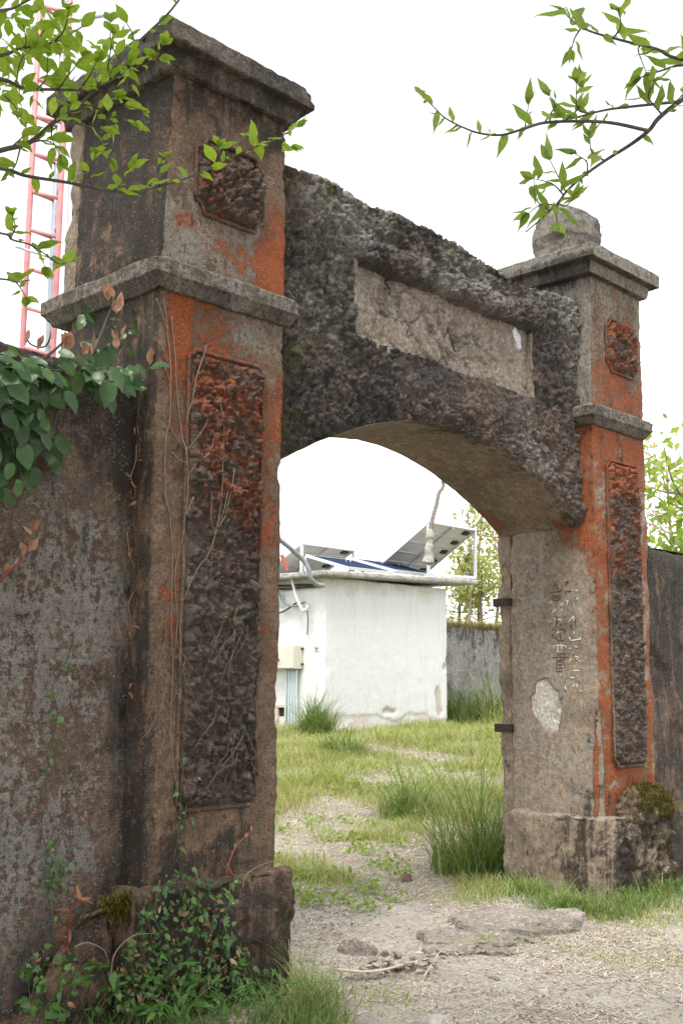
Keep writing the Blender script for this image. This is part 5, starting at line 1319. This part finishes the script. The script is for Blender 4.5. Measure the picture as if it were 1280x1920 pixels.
clump(0, 0, 0, 260, .5, .3, .9, 'yellowish grass clump on the slope before the retaining wall', 110, M_grass, 1.0, (.012, .022), pos=(16.2, 9.5, .7))
clump(1055, 1712, .0, 160, .14, .12, .34, 'spiky grass clump at the front corner of the far plinth', 108, M_grassd, 1.3)
clump(560, 1850, .0, 90, .10, .25, .7, 'thin long grass blades beside the near plinth', 109, M_grass, .9, (.004, .007))

# straw litter on the bare earth
def lit(n, x0, x1, y0, y1, seed, lo, hi, wid, mat, nm, label, dens, lift=.006):
    x, y, g = scatter(n, x0, x1, y0, y1, seed)
    k = seen(x, y, 30) & (g.random(n) < dens(x, y)) & ~((x > XR - .1) & (y < 1.05) & (y > -.1)); x, y = x[k], y[k]; n = len(x)
    a = g.uniform(0, math.pi, n); L = g.uniform(lo, hi, n) * g.uniform(.5, 1, n); d = np.stack([np.cos(a), np.sin(a)], 1); s = np.stack([-d[:, 1], d[:, 0]], 1) * (wid * g.uniform(.6, 1.4, n))[:, None]
    rows = []
    for t in (-.5, 0, .5):
        c = np.stack([x, y], 1) + d * (L * t)[:, None]
        zz = gz(c[:, 0], c[:, 1]) + lift + (g.random(n) * .005 if t else 0)
        rows += [np.column_stack([c - s, zz]), np.column_stack([c + s, zz + wid * .3])]
    V = np.stack(rows, 1).reshape(-1, 3); b0 = np.arange(n)[:, None] * 6
    Q = np.concatenate([b0 + np.array([0, 1, 3, 2]), b0 + np.array([2, 3, 5, 4])])
    tag(obj(nm, mesh(nm, V, Q, mat, False, None, np.repeat(g.random(n), 6))), label, 'litter', kind='stuff')
    print(nm, n)
near = lambda x, y: np.clip(1.0 - grass_density(x, y), .12, 1) * np.clip(.35 + .9 * fbm(np.stack([x, y, 0 * x], 1), 1.3, 3, 121), 0.05, 1)
lit(70000, -1.0, 6.5, -2.6, 3.2, 120, .03, .17, .0019, M_straw, 'straw_litter', 'pale straw strewn over the path', near)
lit(110000, 2.5, 12.0, 1.0, 9.5, 122, .05, .15, .0024, M_straw, 'straw_litter', 'dry straw lying on the bare patches of the court', lambda x, y: np.clip(1 - grass_density(x, y), .08, 1))
M_petal = leaf_mat('pale_petal', (.70, .66, .62), (.85, .82, .80), .2, .6, .2, attr=True, tint=(1, 1, 1))
def pd(x, y): return np.clip(.1 + .9 * sstep(.2, 1.6, (x - CAM[0]) * RT0[0] + (y - CAM[1]) * RT0[1]), 0, 1) * np.clip(.5 + 1.0 * fbm(np.stack([x, y, 0 * x], 1), 1.7, 3, 131), .05, 1)
lit(16000, -1.0, 6.0, -2.6, 3.0, 125, .006, .03, .005, leaf_mat('brown_crumbs', (.10, .07, .045), (.24, .17, .11), 0, .9, .1, attr=True), 'leaf_crumbs', 'dark crumbs of dead leaf on the path', near)
lit(9000, -.5, 6.0, -2.6, 1.0, 130, .006, .016, .0045, M_petal, 'fallen_petals', 'tiny pale petals scattered over the path at the right', pd, .005)
# pebbles
ico = []
tt = (1 + 5 ** .5) / 2
IV = np.array([(-1, tt, 0), (1, tt, 0), (-1, -tt, 0), (1, -tt, 0), (0, -1, tt), (0, 1, tt), (0, -1, -tt), (0, 1, -tt), (tt, 0, -1), (tt, 0, 1), (-tt, 0, -1), (-tt, 0, 1)]) / math.sqrt(1 + tt * tt)
IF = np.array([(0, 11, 5), (0, 5, 1), (0, 1, 7), (0, 7, 10), (0, 10, 11), (1, 5, 9), (5, 11, 4), (11, 10, 2), (10, 7, 6), (7, 1, 8), (3, 9, 4), (3, 4, 2), (3, 2, 6), (3, 6, 8), (3, 8, 9), (4, 9, 5), (2, 4, 11), (6, 2, 10), (8, 6, 7), (9, 8, 1)])
M_peb = leaf_mat('pebble', (.17, .155, .14), (.40, .37, .33), 0.0, .85, .2, attr=True, tint=(1, 1, 1))
x, y, g = scatter(14000, -.6, 5.5, -2.6, 1.6, 140)
k = seen(x, y, 30) & ~((x > XR - .1) & (y < 1.05) & (y > -.1)) & (g.random(14000) < np.clip(.4 + .9 * fbm(np.stack([x, y, 0 * x], 1), 1.1, 3, 141), .06, 1)); x, y = x[k], y[k]; n = len(x)
s = .004 + .016 * g.random(n) ** 4
s = np.where(g.random(n) < .05, s * 1.8, s)
V = (IV[None] * (s[:, None, None] * g.uniform(.6, 1.3, (n, 1, 3)) * np.array([1, 1, .6])) * g.uniform(.85, 1.15, (n, 12, 1)) + np.stack([x, y, gz(x, y) + s * .15], 1)[:, None]).reshape(-1, 3)
tag(obj('pebbles', mesh('pebbles', V, (np.arange(n)[:, None, None] * 12 + IF[None]).reshape(-1, 3), M_peb, False, None, np.repeat(g.random(n), 12))), 'small loose pebbles and grit on the path', 'pebbles', kind='stuff')

# rocks bedded in the path
M_rock = stucco_mat('path_rock', (0.38, 0.335, 0.29), (0.27, 0.235, 0.20), (0.42, 0.39, 0.35), streak=0.2, fleck=0.3)
def rock(c, ax, ay, hgt, seed, nm, label, lump=.03, ls=.12, flat=6, res=(46, 120), ang=None):
    nr_, na = res
    t = np.linspace(0.02, 1.12, nr_); a = np.arange(na) * 2 * math.pi / na
    T, A = np.meshgrid(t, a, indexing='ij')
    e1 = RT0[:2] if ang is None else np.array([math.cos(ang), math.sin(ang)]); e2 = np.array([-e1[1], e1[0]])
    out = 1 + .34 * fbm(np.stack([np.cos(A).ravel() * 1.2, np.sin(A).ravel() * 1.2, 0 * A.ravel() + seed], 1), 1.0, 3, seed).reshape(A.shape)
    X = c[0] + (e1[0] * ax * np.cos(A) + e2[0] * ay * np.sin(A)) * T * out; Y = c[1] + (e1[1] * ax * np.cos(A) + e2[1] * ay * np.sin(A)) * T * out
    P = np.stack([X, Y, 0 * X], -1).reshape(-1, 3)
    Z = gz(X, Y).ravel() + hgt * (1 - np.clip(T.ravel(), 0, 1.2) ** flat) + (lumps(P, seed, ls, lump) + .02 * fbm(P, 3, 4, seed + 2)) * sstep(1.12, .9, T.ravel()) - .05 * sstep(1.0, 1.12, T.ravel())
    fs = fbm(P, 2.6, 4, seed + 9)
    Z = Z + hgt * .45 * (sstep(.0, .05, fs) + .7 * sstep(.33, .38, fs) - .8) * sstep(1.05, .85, T.ravel())
    P[:, 2] = Z
    i = np.arange(nr_ - 1)[:, None] * na; j = np.arange(na)[None]; k2 = (j + 1) % na
    Q = np.stack([i + j, i + k2, i + na + k2, i + na + j], -1).reshape(-1, 4)[:, ::-1]
    cv = np.vstack([P, P[:na].mean(0)]); Tt = np.stack([np.full(na, len(P)), np.arange(na), (np.arange(na) + 1) % na], 1)
    base = np.array([c[0], c[1], 0])
    hh = cv[:, 2] - np.append(gz(X, Y).ravel(), cv[-1, 2] - hgt)
    o = obj(nm, mesh(nm, cv - base, [Q[:, ::-1], Tt], M_rock, True, stack4(0, .24 + .12 * sstep(-.1, -.5, ((cv[:, 0] - c[0]) * FW[0] + (cv[:, 1] - c[1]) * FW[1]) / ay), .3, .14)), None, tuple(base)); tag(o, label, 'rock'); return o
pc = (on_z(850, 1705, .05) + on_z(900, 1775, .03)) / 2
def plate(par, c, ax, ay, z0, th, seed, ang=0.0, tilt=(0, 0)):
    """a flat plate of bedded rock: jagged outline, sheer broken sides, worn top"""
    na, nr_ = 110, 26
    a = np.arange(na) * 2 * math.pi / na
    cs = np.stack([np.cos(a), np.sin(a), 0 * a + seed], 1)
    out = 1 + .30 * fbm(cs, 1.1, 2, seed) + .13 * fbm(cs, 4.0, 3, seed + 1)
    e1 = RT0[:2] * math.cos(ang) + FW[:2] * math.sin(ang); e2 = np.array([-e1[1], e1[0]])
    rows = [(t, 0.0) for t in np.linspace(.03, .985, nr_)] + [(1.0, -.25), (1.005, -.6), (.985, -1.0), (.99, -1.6)]
    V = []
    for t, dz in rows:
        X = c[0] + (e1[0] * ax * np.cos(a) + e2[0] * ay * np.sin(a)) * t * out; Y = c[1] + (e1[1] * ax * np.cos(a) + e2[1] * ay * np.sin(a)) * t * out
        P = np.stack([X, Y, 0 * X], 1)
        top = z0 + th + .020 * fbm(P, 3.0, 4, seed + 3) + .006 * fbm(P, 18, 3, seed + 4) + tilt[0] * (X - c[0]) + tilt[1] * (Y - c[1]) + gz(X, Y)
        V.append(np.stack([X, Y, top + dz * th], 1) + (.010 * np.stack([fbm(P + dz, 12, 2, seed + 6), fbm(P + dz, 12, 2, seed + 7), 0 * X], 1) if dz else 0))
    V = np.vstack(V + [V[0].mean(0)[None]]); m_ = len(rows)
    i = np.arange(m_ - 1)[:, None] * na; j = np.arange(na)[None]; k2 = (j + 1) % na
    Q = np.stack([i + j, i + na + j, i + na + k2, i + k2], -1).reshape(-1, 4)
    T = np.stack([np.full(na, len(V) - 1), np.arange(na), (np.arange(na) + 1) % na], 1)
    return part('plate', V, [Q, T], M_rock, par, False, stack4(0, .26, .3, .16))
pc = on_z(945, 1732, .03)
slab_ = empty('rock_slab', (pc[0], pc[1], 0)); tag(slab_, 'large flat weathered rock slab bedded in the path', 'rock')
plate(slab_, on_z(960, 1718, .05)[:2], .50, .26, -.02, .075, 501, .05, (.01, -.01))
plate(slab_, on_z(890, 1752, .03)[:2], .36, .20, -.02, .055, 503, -.1, (0, .02))
plate(slab_, on_z(1045, 1728, .03)[:2], .24, .15, -.02, .05, 505, .2)
plate(slab_, on_z(845, 1772, .02)[:2], .17, .10, -.02, .05, 507, .0)
plate(slab_, on_z(930, 1775, .02)[:2], .15, .07, -.02, .035, 509, .1)
def angular(seed, n=16):
    g = np.random.default_rng(seed); p = g.normal(0, 1, (n, 3)); p /= np.linalg.norm(p, axis=1, keepdims=True); p *= g.uniform(.75, 1.1, (n, 1))
    bm = bmesh.new(); vs = [bm.verts.new(q) for q in p]; bmesh.ops.convex_hull(bm, input=vs)
    bmesh.ops.bevel(bm, geom=list(bm.edges), offset=.06, segments=1, affect='EDGES', profile=.5)
    me = bpy.data.meshes.new('cobble'); bm.to_mesh(me); bm.free(); me.materials.append(M_cob); return me
def cobbles(par, pts, seed, s0, s1):
    """stones of the conglomerate standing proud of a rock, each a piece of its own"""
    g = np.random.default_rng(seed)
    shapes = [angular(seed * 10 + k) for k in range(6)]
    for (x, y, z) in pts:
        o = bpy.data.objects.new('cobble', shapes[g.integers(0, 6)]); COL.objects.link(o); o.parent = par
        s_ = g.uniform(s0, s1); o.location = (x - par.location[0], y - par.location[1], z - par.location[2]); o.scale = (s_ * g.uniform(.8, 1.4), s_ * g.uniform(.8, 1.3), s_ * g.uniform(.45, .75)); o.rotation_euler = (g.normal(0, .25), g.normal(0, .25), g.uniform(0, 6.3))
M_cob = leaf_mat('cobble', (.20, .175, .15), (.40, .36, .32), 0.0, .85, .2, tint=(1, 1, 1))
g = np.random.default_rng(77); cp = []
for k in range(190):
    t = g.random(); u = 795 + 300 * t; v = (1790 - 75 * t) + g.normal(0, 10) - (25 * g.random() if g.random() < .35 else 0)
    p = on_z(u, v, .0); cp.append((p[0], p[1], float(gz(np.array([p[0]]), np.array([p[1]]))[0]) + g.uniform(-.005, .035)))
cobbles(slab_, cp, 78, .010, .028)
pc = on_z(770, 1802, 0)
rub_ = empty('rubble_patch', (pc[0], pc[1], 0)); tag(rub_, 'patch of broken rubble stones set in the middle of the path', 'rubble')
plate(rub_, on_z(770, 1797, .03)[:2], .17, .07, -.02, .05, 521, .05)
plate(rub_, on_z(700, 1815, .03)[:2], .15, .06, -.02, .035, 523, .0)
cp = []
for k in range(60):
    p = on_z(670 + 150 * g.random(), 1795 + 30 * g.random(), 0); cp.append((p[0], p[1], float(gz(np.array([p[0]]), np.array([p[1]]))[0]) + g.uniform(.01, .06)))
cobbles(rub_, cp, 79, .012, .036)
rock(on_z(670, 1765, .02)[:2], .12, .07, .03, 157, 'rubble_stone', 'low dark stone showing in the path behind the rubble', .03, .06, 4, (22, 60))
M_rock = plain_mat('brown_stone', (.13, .085, .06), .9, 0, .3, 20, .4)
rock(on_z(760, 1646, .03)[:2], .06, .045, .038, 159, 'loose_stone', 'small dark brown stone on the grass inside the gate', .02, .05, 3, (16, 40))
M_rock = plain_mat('grey_stone', (.36, .34, .31), .9, 0, .3, 20, .4)
for i, (u, v, r_, lb) in enumerate([(1016, 1858, .022, 'white flat chip of stone lying on the path at the right'), (808, 1900, .05, 'flat grey stone at the near edge of the path'), (828, 1893, .04, 'round grey stone beside the flat one at the near edge'), (1165, 1832, .02, 'small grey pebble standing out on the bare earth at the right')]):
    rock(on_z(u, v, .01)[:2], r_ * 1.3, r_, r_ * .6, 160 + i, 'loose_stone', lb, .01, .05, 3, (12, 32))
v, f = tube(smooth_line([on_z(u, v, .03) for u, v in [(632, 1818), (680, 1822), (720, 1818), (765, 1806), (800, 1798)]], 6), .009, .005, sides=6)
tag(part('dry_stick', v, f, plain_mat('bleached_wood', (.50, .43, .34), .9, 0, .25, 40, .3), None), 'bleached bent stick lying on the path', 'stick')
v, f = tube(smooth_line([on_z(u, v, .02) for u, v in [(795, 1830), (820, 1790), (835, 1776)]], 5), .006, .003, sides=5)
tag(part('dry_stick', v, f, plain_mat('bleached_wood', (.46, .38, .30), .9, 0, .25, 40, .3), None), 'short dry stick leaning by the rock slab', 'stick')

# moss cushions
M_moss = leaf_mat('moss', (.075, .075, .012), (.16, .14, .03), .15, .8, .1, attr=True)
def moss(pts, n, h, label, seed, sp=.05):
    g = np.random.default_rng(seed); q = np.array(pts); P = q[g.integers(0, len(q), n)] + g.normal(0, sp, (n, 3)) * [1, .6, .5]
    V, Fc, r = blades(P, g.uniform(h * .5, h * 1.4, n), g.uniform(.004, .007, n), 1.3, seed + 1, 2)
    tag(obj('moss_cushion', mesh('moss_cushion', V, Fc, M_moss, True, None, r)), label, 'moss')
moss([on_y(u, v, .0) for u, v in [(215, 1695), (235, 1690), (250, 1700), (225, 1715)]], 2200, .03, 'olive moss cushion on the footing of the left wall', 173, .035)
moss([on_y(u, v, .14) for u, v in [(252, 1638), (250, 1650)]], 500, .025, 'tiny moss tuft in the corner of wall and near pillar', 175, .015)

def mound(lo, hi, seed, label):
    lo, hi = np.array(lo), np.array(hi)
    def wp(V, P):
        r = np.abs(P[:, 0] * 2 - 1); t = P[:, 2]; V = V.copy()
        V[:, 2] = lo[2] + (hi[2] - lo[2]) * t * np.sqrt(np.clip(1 - .8 * r ** 3, .05, 1)); V[:, 1] += (1 - P[:, 1]) * (t ** 2) * .5 * (hi[1] - lo[1]); return V
    V, Q, N = block(lo, hi, .014, wp, lambda V, N, P: lumps(V, seed, .06, .03), .04, .012, seed, .015)
    tag(part('moss_mound', V, Q, M_plaster, None, True, stack4(.0, .45, .1, .42 + .25 * sstep(4.75, 5.0, V[:, 0]))), label, 'moss')
    return V[(N[:, 2] > .2) | (N[:, 1] < -.6)]
mp = mound((4.52, -.083, .56), (5.33, -.012, .80), 177, 'dark mound of earth and moss lying on the ledge of the far plinth')
g = np.random.default_rng(178); mp = mp[(mp[:, 0] > 4.8) | (g.random(len(mp)) < .15)]
moss([mp[i] for i in g.integers(0, len(mp), 1500)], 6000, .022, 'golden-green moss growing over the mound on the far plinth', 179, .008)
# leafy weeds at the foot of the left wall
def weed(u, v, label, seed, n, size, hgt, ms, z=0):
    R.seed(seed); b0 = on_z(u, v, z); root = empty('weed', tuple(b0)); tag(root, label, 'weed', 'weeds at the wall foot')
    for k in range(n):
        a = 2 * math.pi * k / n + R.uniform(-.4, .4); d = np.array([math.cos(a), math.sin(a), 0])
        top = b0 + d * hgt * R.uniform(.3, .9) + [0, 0, hgt * R.uniform(.5, 1.1)]
        leafy_twig(root, [b0, (b0 + top) / 2 + [0, 0, hgt * .15], top], ms, size, 3, .9, .003, .0015, M_weedstem, .2, True, 'stem')
M_weedstem = plain_mat('weed_stem', (.10, .15, .05), .6, 0, .2, 30, 0)
WD = [(60, 1935, 'broad-leaved weed in the bottom left corner', .075, .22), (165, 1920, 'bushy weed below the withered red plant', .07, .22), (255, 1915, 'weed with long toothed leaves left of the ivy tangle', .08, .20), (330, 1935, 'weed with wide pale leaves under the ivy tangle', .08, .16), (110, 1905, 'small weed close to the left wall', .06, .2), (420, 1925, 'small weed at the front of the near plinth', .055, .14), (500, 1915, 'low weed near the right corner of the near plinth', .05, .12)]
for i, (u, v, lb, s, h) in enumerate(WD): weed(u, v, lb, 200 + i, 7, s * 1.35, h * 1.35, L_we, .0)
for i, (u, v, lb) in enumerate([(1180, 1700, 'low leafy weed at the foot of the far plinth'), (1225, 1690, 'bright leafy weed below the moss cushion'), (1268, 1675, 'leafy weed at the right edge of the photo')]): weed(u, v, lb, 220 + i, 5, .05, .12, L_we, .0)
weed(965, 1665, 'small round-leaved weed beside the dark grass at the far jamb', 230, 5, .07, .10, L_we, .0)
shoot('sprig', 'small grey-green sprig sprouting above the far plinth', 'plant', tuple(on_y(1208, 1475, -.03)), [([on_y(1208, 1475, -.03), on_y(1206, 1455, -.05), on_y(1212, 1436, -.07)], 5, .05)], L_we, M_weedstem)
# long dry bents arching at the wall foot
for i, (pts, lb) in enumerate([([(208, 1840), (215, 1790), (250, 1755), (300, 1750)], 'pale bent grass stalk arching by the near plinth'), ([(140, 1775), (165, 1768), (195, 1782), (205, 1810)], 'brown bent stalk beside the withered plant'), ([(455, 1665), (462, 1640), (490, 1622), (520, 1615), (545, 1630)], 'dry stalk lying over the top of the near plinth')]):
    v, f = tube(smooth_line([on_y(u, v_, -.12) for u, v_ in pts], 6), .004, .002, sides=5); tag(part('dry_stalk', v, f, M_vine, None), lb, 'stalk')

# ------------------------------------------------------------------ trees beyond
M_far = leaf_mat('far_leaf', (.28, .34, .13), (.46, .49, .24), .6, .5, .3, attr=True, dry=(.46, .35, .22))
M_far2 = leaf_mat('fresh_far_leaf', (.22, .33, .07), (.36, .46, .12), .6, .5, .3, attr=True)
M_pink = leaf_mat('pink_blossom', (.55, .36, .35), (.68, .50, .47), .4, .6, .2, attr=True, tint=(1.1, 1, .95))
def tree(base, H, spread, nlf, lsize, seed, label, mat, group, lean=(0, 0), lo=.35, trunk_r=.05, ntw=26):
    g = np.random.default_rng(seed); b0 = np.array(base, float)
    root = empty('slender_tree', tuple(b0)); tag(root, label, 'tree', group)
    top = b0 + [lean[0], lean[1], H]; mid = (b0 + top) / 2 + g.normal(0, H * .03, 3)
    tr = smooth_line([b0 - [0, 0, .2], mid, top], 12)
    v, f = tube(tr, trunk_r, trunk_r * .3, sides=8); part('trunk', v, f, M_barkg, root)
    ends, L_ = [], []
    for k in range(ntw):
        i = int(len(tr) * (lo + (1 - lo) * g.random())); i = min(i, len(tr) - 1); p = tr[i]; a = g.uniform(0, 2 * math.pi)
        ln_ = spread * g.uniform(.4, 1.1) * (1.15 - .6 * i / len(tr))
        e = p + np.array([math.cos(a) * ln_, math.sin(a) * ln_, ln_ * g.uniform(.1, .8)])
        L_.append(tube(smooth_line([p, (p + e) / 2 + g.normal(0, .06, 3), e], 4), trunk_r * .32, .006, sides=5)); 
        for t in (.45, .7, .9, 1.0): ends.append(p + (e - p) * t)
    for v, f in L_: part('branch', v, f, M_barkg, root)
    E = np.array(ends); P = E[g.integers(0, len(E), nlf)] + g.normal(0, spread * .16, (nlf, 3))
    v, q, r_ = leaf_cloud(P, lsize, seed + 1, .5, .1); part('crown', v, q, mat, root, False, None, r_)
lbs = ['slender leafy tree behind the hut roof, closest to the leaning solar panel', 'slender tree with a straight grey stem between panel post and jamb', 'leaning slender tree just left of the far jamb', 'bushy young tree low above the retaining wall', 'thin tree partly hidden by the far jamb', 'russet-tinged young tree beside the hut corner']
for i, (u, d, H, sp, n) in enumerate([(878, 27, 3.0, .6, 420), (898, 28, 3.5, .6, 480), (925, 27, 3.5, .7, 450), (905, 25.5, 1.6, .8, 520), (950, 27.5, 3.7, .8, 450), (858, 26.5, 1.7, .7, 420)]):
    p = on_y(u, 1180, 11.9 + .5 * (i % 3)); p[2] = 2.8
    tree(p, H, sp, n, .16, 300 + 7 * i, lbs[i], M_far, 'slender trees on the terrace', (R.uniform(-.4, .4), R.uniform(-.3, .3)), .25, .05, 26)
p = at(1290, 1000, 13.5); p[2] = gz(p[0], p[1]); tree(p, 3.85, 1.25, 3200, .14, 350, 'fresh green tree rising behind the right boundary wall', M_far2, 'trees beyond the right wall', (.1, 0), .45, .06, 26)
p = at(1245, 1000, 24); p[2] = .8; tree(p, 5.4, 1.7, 1500, .10, 360, 'bare twiggy tree with pink blossom behind the right wall', M_pink, 'trees beyond the right wall', (.2, 0), .4, .07, 40)
